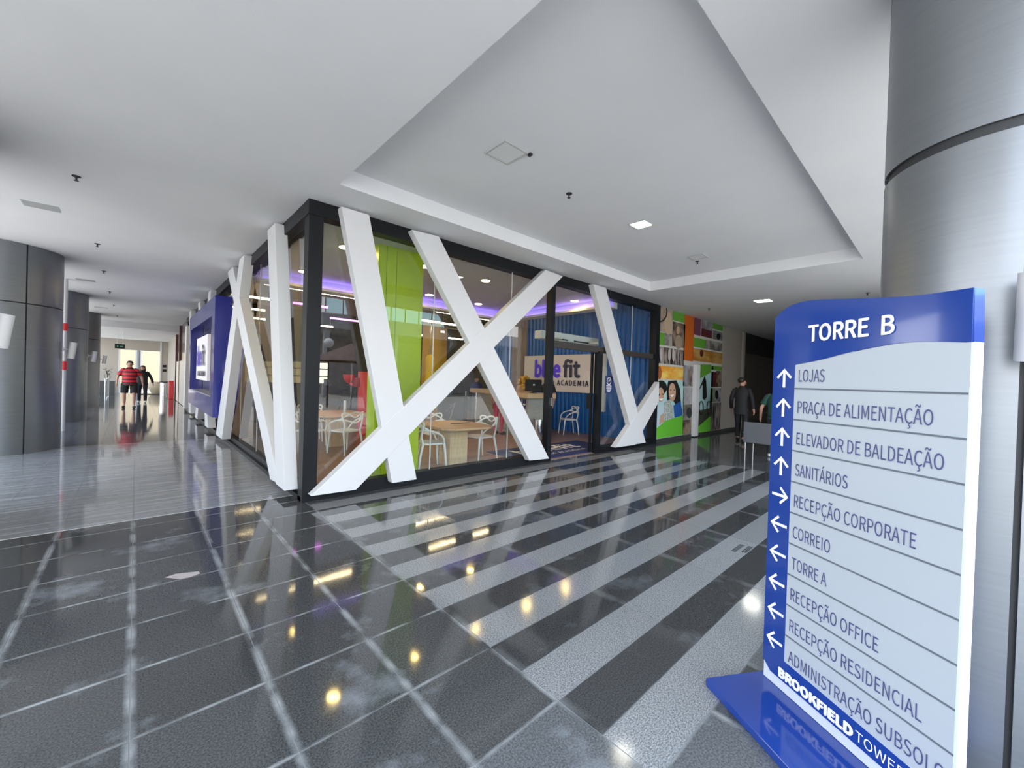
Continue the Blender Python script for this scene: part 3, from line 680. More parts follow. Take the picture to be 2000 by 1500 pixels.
def dark_bike(x, y, rz, label):
    t = thing('exercise_bike', label, 'exercise bike', (x, y, 0), rz, 'dark exercise bikes at the back of the gym')
    b = MB(); b.box(-.45, .45, -.05, .05, 0, .06); b.box(-.5, -.42, -.25, .25, 0, .05); b.box(.42, .5, -.25, .25, 0, .05); b.tube([(-.3, 0, .05), (-.15, 0, .95)], .03, 8); b.tube([(.15, 0, .05), (.35, 0, 1.15)], .035, 8); b.obj('frame', M_black, t)
    b = MB(); b.loft([[(.2+.22*math.cos(2*PI*i/20), yy, .32+.22*math.sin(2*PI*i/20)) for i in range(20)] for yy in (-.03, .03)]); b.obj('flywheel', M_grey_furn, t)
    b = MB(); b.box(-.3, .0, -.1, .1, .93, 1.0); b.obj('seat', M_black, t, bevel=.02)
    b = MB(); b.tube([(.25, -.25, 1.12), (.38, -.2, 1.18), (.4, .2, 1.18), (.25, .25, 1.12)], .018, 8); b.box(.36, .42, -.12, .12, 1.15, 1.35); b.obj('handlebar', M_grey_furn, t)
    return t
bk = dark_bike(4.2, 13.6, .4, 'dark exercise bike in the back of the gym, left of the red stand')
for p, rz, lb in (((5.4, 14.4, 0), .4, 'dark exercise bike right beside the red stand at the back'), ((3.1, 14.2, 0), .4, 'dark exercise bike nearest the corridor glass'), ((8.2, 16.6, 0), 1.2, 'dark exercise bike behind the turnstile')):
    dup(bk, p, rz, lb)

# ------------------------------------------------------------------ mural wall, beige wall, shutter
mw = thing('wall_mural', 'wall beyond the shop covered with a printed photo mural', 'wall', kind='structure')
b = MB(); b.box(9.81, 14.22, BY+.02, BY+.2, .09, ZC-.001); b.obj('mural_backing', mat('pale_mural_ground', (.55, .55, .52), .5), mw)
def mrect(p0, p1, m_, off=.006, par=mw, name='mural_print'):
    a = ony(*p0, BY); c = ony(*p1, BY); b = MB(); b.box(max(a.x, 9.81), c.x, BY+.02-off, BY+.021, max(c.z, .1), min(a.z, ZC-.01)); return b.obj(name, m_, par)
def mpoly(pts, m_, off=.010, name='mural_shape'):
    b = MB(); q = [ony(px, py, BY) for px, py in pts]; b.prism([(p.x, BY+.02-off, p.z) for p in q], (0, -.002, 0)); return b.obj(name, m_, mw)
def mell(cx, cyy, rx, ry, m_, off=.010, n=18, rot=0):
    return mpoly([(cx+rx*math.cos(2*PI*i/n), cyy+ry*math.sin(2*PI*i/n)) for i in range(n)], m_, off)
G1 = mat('print_green', (.115, .34, .035), .5); OR = mat('print_orange', (.56, .12, .01), .5)
def photo(name, c1, c2, s=3, st=(1, 1, 1)): return mat(name, c1, .5, noise=(s, c2, .4, .6, st))
GY = photo('print_grey_photo', (.12, .115, .10), (.36, .34, .30)); BR = photo('print_brown_photo', (.04, .025, .02), (.28, .2, .14), 4)
SUN_ = photo('print_sunset', (.75, .33, .03), (.85, .62, .16), 1.5, (1, 1, 3)); SUN2 = photo('print_dim_sunset', (.35, .12, .02), (.5, .3, .08), 1.5, (1, 1, 3))
DK = photo('print_dark_photo', (.015, .014, .014), (.33, .28, .26), 5, (2, 1, .5)); PUR = mat('print_plum', (.17, .05, .08), .5); LG = photo('print_pale_photo', (.34, .34, .37), (.18, .17, .18), 4)
CY = mat('print_cyan', (.42, .66, .66), .5); BK = mat('print_black', (.012, .012, .012), .5); FL = mat('print_flesh', (.56, .35, .24), .5); BL = mat('print_blue', (.02, .10, .36), .5)
FG = mat('print_fresh_green', (.14, .52, .04), .5); MAR = mat('print_maroon', (.10, .015, .02), .5)
mrect((1285.6, 596), (1314, 652), photo('print_wheel_photo', (.46, .36, .27), (.3, .22, .17))); mell(1306, 632, 8, 22, mat('print_sand', (.52, .40, .28), .5), .009)
b = MB(); q = [ony(1290+13*math.cos(a), 608+20*math.sin(a), BY) for a in [k*PI/10 for k in range(-2, 9)]]; b.tube([(p.x, BY+.008, p.z) for p in q], .02, 6); b.obj('mural_shape', BK, mw)
mrect((1316, 602), (1338, 631), G1); mrect((1315.5, 627.5), (1338, 680), BR); mell(1325, 645, 3, 8, FL); mell(1326, 668, 7, 14, mat('print_stone', (.33, .27, .2), .5))
mrect((1284.7, 647.5), (1298.5, 674.7), G1); mrect((1299.5, 650), (1315, 677), GY); mrect((1283, 675.5), (1337, 714.5), DK)
for x in (1292, 1308, 1316): mell(x, 693, 2.6, 13, mat('print_pale_limb', (.5, .45, .43), .5))
mrect((1338.5, 612), (1354.5, 706), OR)
mrect((1357, 618), (1368.7, 656), PUR); mrect((1370.3, 622), (1391.6, 661), LG); mrect((1371, 641), (1391, 661), MAR, .008)
mrect((1393.5, 629), (1412.6, 647), G1); mrect((1393.5, 644.5), (1412, 666), LG); mell(1404, 657, 4, 6, BK)
mrect((1356, 658.5), (1378.5, 681), G1); mrect((1379, 663), (1411, 687), GY); mrect((1354.8, 679.8), (1410.8, 711.5), SUN2); mell(1371, 690, 3.5, 7, MAR)
mrect((1282.8, 713.3), (1335.5, 742), SUN_); mell(1289, 728, 4, 13, mat('print_rust', (.4, .1, .02), .5))
# two smiling heads, big print
mrect((1281.5, 743), (1334, 856), CY)
mell(1292, 757, 11.5, 14, BK, .009); mell(1291, 771, 6.5, 14, FL, .012); mell(1288, 771, 1.0, 1.6, BK, .015); mell(1295, 770, 1.0, 1.6, BK, .015); mpoly([(1287, 779), (1296, 778), (1292, 783)], M_print, .015)
mpoly([(1306, 744), (1322, 743), (1329, 760), (1331, 795), (1320, 790), (1312, 776), (1304, 790), (1303, 760)], BK, .009)
mell(1313.5, 766, 7, 18, FL, .012); mell(1310.5, 762, 1.0, 1.4, BK, .015); mell(1317, 762, 1.0, 1.4, BK, .015); mpoly([(1309, 772), (1317, 770), (1313, 776)], M_print, .015)
mpoly([(1316, 792), (1329, 784), (1333, 800), (1333, 812), (1318, 816)], BL, .012); mpoly([(1298, 786), (1308, 780), (1315, 796), (1316, 822), (1296, 825)], mat('print_plaid', (.25, .33, .30), .5, noise=(14, (.6, .62, .58), .45, .55, (1, 1, 3))), .010)
mpoly([(1281, 790), (1293, 788), (1299, 800), (1296, 828), (1281, 836)], mat('print_pale_shirt', (.5, .65, .72), .5), .009); mpoly([(1290, 812), (1297, 806), (1297, 824), (1288, 830)], FL, .013)
mpoly([(1281, 838), (1300, 822), (1334, 811), (1333, 849), (1281, 857)], FG, .016)
for p0, p1, m_ in (((1336, 713), (1355.5, 755), LG), ((1336, 757), (1355, 788), photo('print_silver_photo', (.4, .4, .42), (.25, .25, .22))), ((1335, 790), (1354, 819), GY), ((1334, 821), (1353.5, 849), BR)): mrect(p0, p1, m_)
mell(1349, 738, 3, 16, BR); mell(1347, 806, 5, 11, BK)
mrect((1364, 712), (1389.5, 846), CY); mpoly([(1365, 712), (1389.5, 712), (1389.5, 727), (1364, 741)], G1, .010)
mpoly([(1377, 734), (1380, 745), (1381, 775), (1377, 782), (1373, 778), (1373, 750), (1366, 763), (1364.5, 762), (1372, 746)], BK, .010)
for cx in (1370, 1385):
    b = MB(); q = [ony(cx+4*math.cos(a*PI/8), 797+13*math.sin(a*PI/8), BY) for a in range(17)]; b.tube([(p.x, BY+.008, p.z) for p in q], .018, 5); b.obj('mural_shape', BK, mw)
mpoly([(1364, 802), (1389, 797), (1388.5, 812), (1363.5, 834)], mat('print_dusk', (.05, .055, .04), .5), .012); mpoly([(1363.5, 834), (1388.5, 812), (1387.5, 842), (1363, 846)], FG, .014)
mrect((1390.5, 714), (1411, 724), G1); mrect((1390.5, 726), (1399, 756), MAR); mrect((1400, 724), (1409.5, 756), BR); mrect((1388.5, 758), (1393.5, 786), G1); mrect((1394.3, 758), (1408.5, 785), LG); mell(1400.5, 771, 3, 9, BK)
mrect((1387.5, 787), (1407.5, 839), DK)
b = MB(); b.box(12.02, 12.24, BY-.10, BY+.012, .03, 2.13); b.obj('pilaster', M_white, label='slim white pilaster in front of the photo mural', cat='pilaster')
b = MB(); b.box(9.80, 16.02, BY+.0, BY+.03, 0, .09); b.obj('baseboard_mural', mat('dark_skirting', (.05, .05, .05), .5), kind='structure')
b = MB(); b.box(14.22, 16.02, BY+.02, BY+.2, .09, ZC); b.obj('wall_beige', M_beige, kind='structure')
b = MB(); b.box(16.2, 16.42, BY+.02, BY+.2, 0, ZC-.001); b.box(16.02, 16.2, BY+.12, BY+.2, 0, ZC-.001); b.obj('trim_4', M_beige, kind='structure')
sh = thing('roller_shutter', 'closed dark bronze roller shutter beyond the beige wall', 'shutter')
b = MB(); z = 0
while z < 2.84:
    b.box(16.42, 23.98, BY+.10, BY+.13, z, z+.075); b.box(16.42, 23.98, BY+.12, BY+.15, z+.075, z+.097); z += .095
o = b.obj('slats', mat('bronze_slat', (.10, .085, .07), .45), sh, kind='stuff')
b = MB(); b.box(16.42, 23.98, BY+.03, BY+.2, 2.8, ZC-.002); b.obj('housing', mat('black_housing', (.015, .014, .013), .6), sh)
b = MB(); b.box(24, 24.2, -.55, BY+.2, 0, ZC); b.obj('wall_end', M_beige, kind='structure')
b = MB(); b.box(10.5, 24.2, -.75, -.55, 0, ZC-.03); b.obj('wall_south', M_beige, kind='structure')

# ------------------------------------------------------------------ far end of the corridor
YE = 34.0
b = MB()
ox0, ox1, oz = -.71, 1.10, 2.62
b.box(-3.3, ox0, YE, YE+.2, 0, 3.3); b.box(ox1, AX+.3, YE, YE+.2, 0, 3.3); b.box(ox0, ox1, YE, YE+.2, oz, 3.3); b.obj('wall_far', M_beige, kind='structure')
b = MB(); b.box(ox0-.08, ox0, YE-.04, YE+.04, 0, oz); b.box(ox1, ox1+.08, YE-.04, YE+.04, 0, oz+.6); b.obj('trim_5', M_white, kind='structure')
b = MB(); b.cyl((.12, 35.2), .16, 0, 3.3, 24); b.obj('round_post', M_metal, smooth=True, label='round metal post standing in the far bright opening', cat='column')
b = MB(); b.box(-10, 12, 41, 41.3, 0, 9); b.obj('wall_outdoor', mat('sunlit_cream', (.36, .29, .19), .8), kind='structure')
b = MB(); b.box(AX, AX+.15, AEND, 26.2, 0, ZC); b.obj('wall_corridor', mat('brown_glass_front', (.10, .065, .06), .12), kind='structure')
b = MB(); b.box(AX-.06, AX+.15, 26.2, 26.4, 0, ZC); b.box(AX-.06, AX+.15, 24.0, 24.08, 0, ZC); b.obj('trim_6', mat('dark_red_frame', (.09, .02, .02), .4), kind='structure')
b = MB(); b.box(AX-.01, AX+.15, 26.4, 34.2, 0, 3.4); b.obj('wall_side', M_beige, kind='structure')
b = MB(); b.box(AX-.04, AX-.01, 21.0, 25.8, .02, 1.9); b.obj('wall_panel', mat('cream_poster', (.66, .60, .52), .4), label='cream panels along the brown shop front at the far end', cat='panel')
t = thing('exit_sign', 'small dark hanging exit sign at the far corridor ceiling', 'sign', (-.56, 26, 2.4))
b = MB(); b.box(-.17, .17, -.02, .02, 0, .2); b.obj('sign_box', M_black, t)
b = MB(); b.box(-.1, -.09, -.005, .005, .2, .85); b.box(.09, .1, -.005, .005, .2, .85); b.obj('hanger', M_steel, t)
b = MB(); b.box(-.10, -.05, -.024, -.02, .06, .14); b.box(.0, .11, -.024, -.02, .07, .12); b.obj('pictogram', mat('dim_green', (.05, .3, .12), .4), t)
t = thing('planter_pot', 'round beige planter pot by the bright far opening', 'pot', (.98, 33.1, 0))
b = MB(); b.rev((0, 0, 0), [(.26, 0), (.40, .25), (.42, .5), (.36, .72), (.33, .72), (.36, .5)], 28); b.obj('pot', mat('beige_clay', (.5, .42, .3), .6), t, smooth=True)
b = MB(); b.rev((0, 0, .66), [(.34, 0), (.34, .02)], 20); b.obj('soil', M_hair, t)
b = MB(); b.box(.2, 1.4, 31.5, 32.6, 0, .015); b.obj('floor_mat', mat('dark_mat', (.04, .04, .04), .9), label='dark floor mat in front of the far opening', cat='mat')
t = thing('fire_bin', 'red waste bin beside the far corridor wall', 'bin', (1.34, 27.1, 0))
b = MB(); b.box(-.10, .10, -.10, .10, 0, .86); b.obj('body', M_red, t, bevel=.02); b = MB(); b.box(-.11, .11, -.11, .11, .86, .92); b.obj('lid', M_red, t, bevel=.02)
t = thing('steel_bin', 'steel bin to the left of the red bin', 'bin', (1.08, 28.1, 0))
b = MB(); b.rev((0, 0, 0), [(.15, 0), (.16, .8)], 24); b.obj('body', M_steel, t, smooth=True); b = MB(); b.rev((0, 0, .8), [(.165, 0), (.165, .06)], 24); b.obj('rim', M_black, t, smooth=True)
for zz, yy in ((1.62, 33.9), (1.35, 33.9)):
    b = MB(); b.box(1.24, 1.42, 33.97, 34, zz, zz+.16); b.obj('switch_plate', M_black, label='dark switch plate on the far wall, %s one' % ('upper' if zz > 1.5 else 'lower'), cat='switch')
# planter bed with shrubs and glass rail on the far left
b = MB(); b.box(-3.2, -.85, 31.2, 32.4, 0, .75); b.obj('planter_bed', mat('dark_planter', (.05, .055, .055), .6), label='dark raised planter bed left of the far opening', cat='planter')
M_leaf = mat('leaf', (.04, .09, .03), .6)
for i, (x, y, s_) in enumerate(((-1.95, 31.75, 1.0), (-1.15, 31.75, .6), (-2.75, 31.75, .7))):
    t = thing('shrub', ['dark leafy shrub with upright stems in the middle of the planter', 'low leafy shrub at the right end of the planter', 'leafy shrub at the left end of the planter'][i], 'plant', (x, y, .755), i)
    b = MB(); b.tube([(0, 0, 0), (.03, .02, .5*s_), (0, .05, .9*s_)], .02, 6); b.obj('stem', mat('bark', (.08, .05, .03), .8), t)
    b = MB()
    for k in range(70):
        a = random.uniform(0, 2*PI); r = random.uniform(.03, .24)*s_; z = random.uniform(.12, 1.15)*s_; L = .13
        c = Vector((r*math.cos(a), r*math.sin(a), z)); d = Vector((math.cos(a), math.sin(a), random.uniform(-.5, .7))).normalized()*L; s2 = d.cross(Vector((0, 0, 1))).normalized()*.035
        b.poly([c, c+d*.5+s2, c+d, c+d*.5-s2])
    b.obj('foliage', M_leaf, t, kind='stuff')
t = thing('guard_rail', 'glass guard rail with pale posts beside the third column', 'railing', (0, 0, 0))
for y in (26.3, 27.9, 29.4):
    b = MB(); b.cyl((-1.02, y), .025, 0, 1.0, 10); b.obj('post', M_white, t, smooth=True)
b = MB(); b.box(-1.025, -1.015, 26.35, 29.35, .08, .95); b.obj('pane', M_glass, t)
# buildings of the plaza, mirrored in the glass
b = MB(); b.box(-60, -45, -30, 60, 0, 5); b.obj('wall_plaza', mat('plaza_facade', (.7, .68, .64), .8), kind='structure')
b = MB(); b.box(8.9, 40, -24, -17.7, 4.6, 5.6); b.box(8.9, 40, -24, -23.5, 0, 4.6)
for x in (9.1, 14, 19, 25): b.box(x, x+.35, -18.2, -17.85, 0, 4.6)
b.obj('wall_opposite', mat('grey_facade', (.33, .33, .35), .7), kind='structure')
wb4 = thing('window_4', 'teal glass balustrade on the roof across the plaza', 'window', kind='structure')
for k in range(8):
    b = MB(); b.box(9.1+1.15*k, 10.2+1.15*k, -17.75, -17.73, 5.6, 6.55); b.obj('pane', glass_mat('teal_glass', (.72, .93, .96), 1), wb4)
    b = MB(); b.box(9.05+1.15*k, 9.1+1.15*k, -17.78, -17.70, 5.6, 6.6); b.obj('post', M_seam, wb4)
t = thing('globe_lamp', 'globe street lamp on the terrace, mirrored in the corner glass', 'lamp', (6.43, -9.0, 0))
b = MB(); b.cyl((0, 0), .05, 0, 2.75, 12); b.obj('pole', M_seam, t, smooth=True); b = MB(); b.sphere((0, 0, 2.95), .22, 24, 16); b.obj('globe', M_white, t, smooth=True)
t = thing('parasol', 'brown terrace parasol, mirrored in the corner glass', 'parasol', (6.64, -6.75, 0))
b = MB(); b.cyl((0, 0), .03, 0, 2.8, 10); b.obj('pole', M_steel, t); b = MB(); b.rev((0, 0, 2.05), [(1.7, 0), (1.68, .03), (.05, .78), (.0, .8), (.0, .75), (1.66, -.0)], 8); b.obj('canopy', mat('brown_canvas', (.16, .10, .09), .8), t)

# ------------------------------------------------------------------ ceiling fittings
def sprinkler(x, y, z, label):
    t = thing('sprinkler', label, 'sprinkler', (x, y, z), 0, 'ceiling sprinklers')
    b = MB(); b.rev((0, 0, -.006), [(.036, 0), (.036, .006)], 20); b.obj('rose', M_seam, t)
    b = MB(); b.rev((0, 0, -.06), [(.02, .01), (.02, .014), (.008, .016), (.010, .054)], 14); b.obj('head', M_seam, t, smooth=True)
    return t
SP = [(3.70, 3.11, ZT, 'dark sprinkler in the recess between the access panel and the lit lamp'), (7.27, 3.11, ZT, 'dark sprinkler beside the small far access panel'), (10.93, 4.33, ZC, 'dark sprinkler beyond the recess, above the mural'), (11.0, 1.21, ZC, 'dark sprinkler above the directory sign'),
      (-.50, 6.38, ZC, 'nearest sprinkler of the corridor row'), (-.50, 9.58, ZC, 'second sprinkler of the corridor row'), (-.53, 12.15, ZC, 'third sprinkler of the corridor row'), (-.55, 15.3, ZC, 'fourth sprinkler of the corridor row'), (-.56, 18.4, ZC, 'fifth sprinkler of the corridor row'), (-.57, 22.0, ZC, 'sixth sprinkler of the corridor row')]
s1 = sprinkler(*SP[0])
for x, y, z, lb in SP[1:]: dup(s1, (x, y, z), 0, lb)
M_pframe = mat('pale_frame', (.5, .5, .48), .5); M_pgrey = mat('panel_grey', (.74, .74, .73), .8); M_grille = mat('grille_grey', (.50, .51, .53), .8)
def panel(x, y, z, w_, label, lit=False, d_=None):
    t = thing('ceiling_lamp' if lit else 'access_panel', label, 'ceiling light' if lit else 'access panel', (x, y, z), 0, 'square lamps in the ceiling' if lit else 'access panels in the ceiling')
    h = w_/2; hy = (d_ or w_)/2; e = .014
    b = MB(); b.box(-h, h, -hy, -hy+e, -.012, 0); b.box(-h, h, hy-e, hy, -.012, 0); b.box(-h, -h+e, -hy+e, hy-e, -.012, 0); b.box(h-e, h, -hy+e, hy-e, -.012, 0)
    b.obj('frame', M_pframe, t)
    b = MB(); b.box(-h+e+.003, h-e-.003, -hy+e+.003, hy-e-.003, -.008, 0); b.obj('diffuser' if lit else 'panel', M_lamp_cool if lit else M_pgrey, t)
    return t
p_ = panel(2.61, 3.00, ZT, .30, 'square access panel in the near part of the ceiling recess')
b = MB(); b.box(.16, .19, -.17, -.13, -.02, 0); b.obj('latch', M_seam, p_)
panel(7.02, 3.00, ZT, .26, 'square access panel at the far end of the ceiling recess')
panel(5.09, 2.97, ZT, .25, 'lit square lamp in the middle of the ceiling recess', True)
panel(10.62, 3.0, ZC, .34, 'lit square lamp beyond the recess above the directory sign', True)
for x, y, lb in ((-.92, 7.92, 'nearest flat grey grille panel in the corridor ceiling'), (-.90, 13.8, 'second flat grey grille panel in the corridor ceiling'), (-.90, 19.6, 'third flat grey grille panel in the corridor ceiling')):
    t = thing('ceiling_grille', lb, 'grille', (x, y, ZC), 0, 'grille panels in the corridor ceiling')
    b = MB(); b.box(-.16, .16, -.13, .13, -.004, 0); b.obj('plate', M_grille, t)
    for q in range(7): b = MB(); b.box(-.15, .15, -.12+.036*q, -.11+.036*q, -.007, -.004); b.obj('slat', M_pframe, t)

# ------------------------------------------------------------------ directory sign
DU = Vector((-.517, -.856, 0)).normalized()          # reading direction along the face
DN = Vector((DU.y, -DU.x, 0))                        # towards the reader
if DN.x > 0: DN = -DN
DA = Vector((2.357, .571, 0)); ZV = Vector((0, 0, 1))
def S(s_, z, n_=0.0): return DA + DU*s_ + ZV*z + DN*n_
ds = thing('directory_sign', 'blue and pale grey directory totem headed TORRE B on a blue base', 'sign')
def plate(name, pts, t0, t1, m_, bevel=0, par=None):
    b = MB(); b.prism([S(s_, z, t0) for s_, z in pts], DN*(t1-t0)); return b.obj(name, m_, par or ds, bevel=bevel)
def curve(pts, n=8):
    P_ = [pts[0]]+pts+[pts[-1]]; o = []
    for i in range(1, len(P_)-2):
        for k in range(n):
            t_ = k/n; o.append(tuple(.5*((2*P_[i][j])+(P_[i+1][j]-P_[i-1][j])*t_+(2*P_[i-1][j]-5*P_[i][j]+4*P_[i+1][j]-P_[i+2][j])*t_*t_+(3*P_[i][j]-P_[i-1][j]-3*P_[i+1][j]+P_[i+2][j])*t_**3) for j in (0, 1)))
    o.append(pts[-1]); return o
top = curve([(-.05, 1.862), (.02, 1.905), (.13, 1.918), (.30, 1.894), (.47, 1.868), (.58, 1.856), (.718, 1.852)])
wave = curve([(.075, 1.622), (.20, 1.640), (.33, 1.666), (.45, 1.684), (.56, 1.690), (.718, 1.676)])
plate('body', [(-.045, .04), (.722, .04), (.722, 1.676), (-.045, 1.676)], -.045, -.002, M_sign_edge)
plate('header_box', [(-.045, 1.66), (.722, 1.676)] + list(reversed(top)), -.047, -.002, M_blue_sign)
P_panel = plate('panel', [(.075, .19), (.715, .165)] + list(reversed([(s_, z-.002) for s_, z in wave])), -.002, .002, M_sign_grey)
# blue face: header + left band + foot band, one shape
face = [(-.05, .135), (-.02, .130)]
P_face = plate('blue_face', [(-.048, .155)] + [(.075, .150), (.075, 1.622)] + wave + list(reversed(top)), -.002, .003, M_blue_sign)
P_foot = plate('foot_band', [(-.048, .155), (-.048, .130), (0.0, .092), (.720, .086), (.720, .165), (.075, .192), (.04, .175)], .001, .0035, M_blue_sign)
ROW = [1.508-.1483*k for k in range(9)]
for z in ROW: plate('rule', [(.077, z-.0035), (.716, z-.0035), (.716, z+.0035), (.077, z+.0035)], .002, .0035, M_line, par=P_panel)
def stxt(s_, z, txt_, cap, width, m_, bold=0, name='lettering', par=None):
    lettering(txt_, cap, S(s_, z, .004), DU, ZV, m_, par or ds, width=width, bold=bold, name=name, thick=.0006)
stxt(.142, 1.727, 'TORRE  B', .072, .355, M_print, .008, par=P_face)
words_ = [('LOJAS', .128), ('PRAÇA DE ALIMENTAÇÃO', .528), ('ELEVADOR DE BALDEAÇÃO', .563), ('SANITÁRIOS', .246), ('RECEPÇÃO CORPORATE', .493), ('CORREIO', .182), ('TORRE A', .172), ('RECEPÇÃO OFFICE', .385), ('RECEPÇÃO RESIDENCIAL', .53), ('ADMINISTRAÇÃO SUBSOLO', .60)]
for k, (wd, wl_) in enumerate(words_):
    stxt(.098, 1.541-.1483*k, wd, .056, wl_, M_ink, -.006, par=P_panel)
def arrow(s_, z, ang):
    b = MB(); R = lambda x, y_: S(s_+x*math.cos(ang)-y_*math.sin(ang), z+x*math.sin(ang)+y_*math.cos(ang), .0035)
    w_ = .0065
    b.prism([R(-.045, -w_), R(.036, -w_), R(.036, w_), R(-.045, w_)], DN*.0015)
    for sg in (1, -1):
        a = R(.047, 0); 
        b.prism([R(.047, 0), R(.034, 0), R(.004-.006, sg*.034), R(.005, sg*.043)], DN*.0017)
    b.obj('arrow', M_print, P_face)
for k in range(10):
    arrow(.018, 1.557-.1445*k, PI/2 if k < 4 else (0 if k == 4 else PI))
stxt(.05, .108, 'BROOKFIELD', .040, .355, M_print, .022, par=P_foot); stxt(.413, .108, 'TOWERS', .040, .205, M_print, -.008, par=P_foot)
b = MB(); b.prism([S(-.075, 0, .31), S(.86, 0, .31), S(.86, 0, -.22), S(-.075, 0, -.22)], (0, 0, .038)); b.obj('base_slab', M_blue_sign, ds, bevel=.003)

# ------------------------------------------------------------------ people
def skin_body(name, verts, edges, radii, m_, parent):
    me = bpy.data.meshes.new(name); me.from_pydata([tuple(v) for v in verts], edges, [])
    o = bpy.data.objects.new(name, me); C.objects.link(o)
    md = o.modifiers.new('skin', 'SKIN'); md.use_smooth_shade = True
    for i, r in enumerate(radii): me.skin_vertices[0].data[i].radius = (r, r) if not isinstance(r, tuple) else r
    me.skin_vertices[0].data[0].use_root = True
    s_ = o.modifiers.new('sub', 'SUBSURF'); s_.levels = 1; s_.render_levels = 1
    dg = bpy.context.evaluated_depsgraph_get(); dg.update()
    m2 = bpy.data.meshes.new_from_object(o.evaluated_get(dg)); bpy.data.objects.remove(o)
    m2.materials.clear(); m2.materials.append(m_)
    for p in m2.polygons: p.use_smooth = True; p.material_index = 0
    return link(name, m2, parent)
def person(label, pos, rz, h=1.75, fat=1.0, pose=None, shirt=None, sleeve='short', lower='trousers', lower_m=None, shoe=None, hair_m=None, hair='short', jacket=False, head_turn=0, skin=None, hips=None):
    skin = skin or M_skin; hair_m = hair_m or M_hair; k = h/1.75
    J = dict(pelvis=(0, 0, .94), spine=(0, .0, 1.13), chest=(0, 0, 1.33), neck=(0, .0, 1.49), head=(0, .015, 1.60), crown=(0, .01, 1.68))
    for s_, n_ in ((-1, 'L'), (1, 'R')):
        J.update({'sh'+n_: (s_*.175, 0, 1.385), 'el'+n_: (s_*.25, -.03, 1.14), 'wr'+n_: (s_*.27, .06, .90), 'hip'+n_: (s_*.095, 0, .90), 'kn'+n_: (s_*.105, .03, .50), 'an'+n_: (s_*.105, -.02, .09), 'toe'+n_: (s_*.12, .15, .035)})
    if pose: J.update(pose)
    J = {a: Vector(b_)*k for a, b_ in J.items()}
    t = thing('person', label, 'person', pos, rz)
    V = []; E = []; Rr = []; idx = {}
    def add(n_, p, r, par=None):
        V.append(p); Rr.append(r*k); idx[n_] = len(V)-1
        if par is not None: E.append((idx[par], idx[n_]))
    add('pelvis', J['pelvis'], .125*fat); add('spine', J['spine'], .115*fat, 'pelvis'); add('chest', J['chest']-Vector((0, 0, .03*k)), .108*fat, 'spine'); add('neck', J['neck'], .055, 'chest')
    add('jaw', J['neck'].lerp(J['head'], .55), .066, 'neck'); add('head', J['head'], .088, 'jaw'); add('crown', J['crown'], .078, 'head')
    for n_ in 'LR':
        add('sh'+n_, J['sh'+n_]-Vector((0, 0, .02*k)), .040, 'chest'); add('el'+n_, J['el'+n_], .043, 'sh'+n_); add('wr'+n_, J['wr'+n_], .028, 'el'+n_)
        d = (J['wr'+n_]-J['el'+n_]).normalized(); fw = Vector((0, 1, 0)); sd_ = d.cross(fw).normalized()
        pm = J['wr'+n_]+d*.065*k; add('palm'+n_, pm, .03, 'wr'+n_)
        for q in range(4):
            base = pm+fw*(q-1.5)*.019*k+d*.02*k; L = (.07, .082, .078, .06)[q]*k
            add('f%d%s' % (q, n_), base+d*L*.5, .010, 'palm'+n_); add('g%d%s' % (q, n_), base+d*L+sd_*(.02*k if n_ == 'L' else -.02*k), .008, 'f%d%s' % (q, n_))
        add('th'+n_, J['wr'+n_]+d*.05*k+fw*.05*k, .011, 'wr'+n_)
        add('hip'+n_, J['hip'+n_], .088*fat**.5, 'pelvis'); add('kn'+n_, J['kn'+n_], .058, 'hip'+n_); add('cf'+n_, J['kn'+n_].lerp(J['an'+n_], .35), .056, 'kn'+n_); add('an'+n_, J['an'+n_], .036, 'cf'+n_); add('toe'+n_, J['toe'+n_], .030, 'an'+n_)
    skin_body('body', V, E, Rr, skin, t)
    def ell(c, rx, ry, n=20): return [Vector((c.x+rx*math.cos(2*PI*i/n), c.y+ry*math.sin(2*PI*i/n), c.z)) for i in range(n)]
    # upper garment
    ex = .02*k; b = MB(); lowz = J['pelvis']-Vector((0, 0, (.20 if jacket else .06)*k))
    b.loft([ell(lowz, (.165*fat+.01)*k, (.135*fat)*k), ell(J['pelvis'], .16*fat*k, .13*fat*k), ell(J['spine'], .158*fat*k, .13*fat*k), ell(J['chest'], .185*fat**.7*k, .132*fat**.8*k), ell(J['chest'].lerp(J['neck'], .45), .17*fat**.5*k, .105*k), ell(J['chest'].lerp(J['neck'], .8), .10*k, .08*k), ell(J['neck']+Vector((0, 0, .02*k)), .062*k, .06*k)])
    for n_ in 'LR':
        a, e_, w_ = J['sh'+n_], J['el'+n_], J['wr'+n_]
        if sleeve == 'long': b.tube([a.lerp(J['chest'], .25), a, e_, w_], [.075*k, .070*k, .056*k, .045*k], 12, 3)
        else: b.tube([a.lerp(J['chest'], .25), a, a.lerp(e_, .7)], [.072*k, .072*k*fat**.4, .066*k*fat**.4], 12, 3)
    b.obj('jacket' if jacket else 'shirt', shirt, t, smooth=True)
    b = MB(); b.loft([ell(J['pelvis']-Vector((0, 0, .12*k)), .155*fat*k, .125*fat*k), ell(J['pelvis'], .163*fat*k, .132*fat*k), ell(J['pelvis']+Vector((0, 0, .08*k)), .15*fat*k, .12*fat*k)])
    for n_ in 'LR':
        a, kn_, an_ = J['hip'+n_], J['kn'+n_], J['an'+n_]
        if lower == 'shorts': b.tube([a, a.lerp(kn_, .85)], [.105*k*fat**.5, .098*k*fat**.5], 14, 3)
        else: b.tube([a, kn_, an_], [.10*k*fat**.5, .072*k, .058*k] if lower != 'leggings' else [.095*k, .062*k, .042*k], 14, 3)
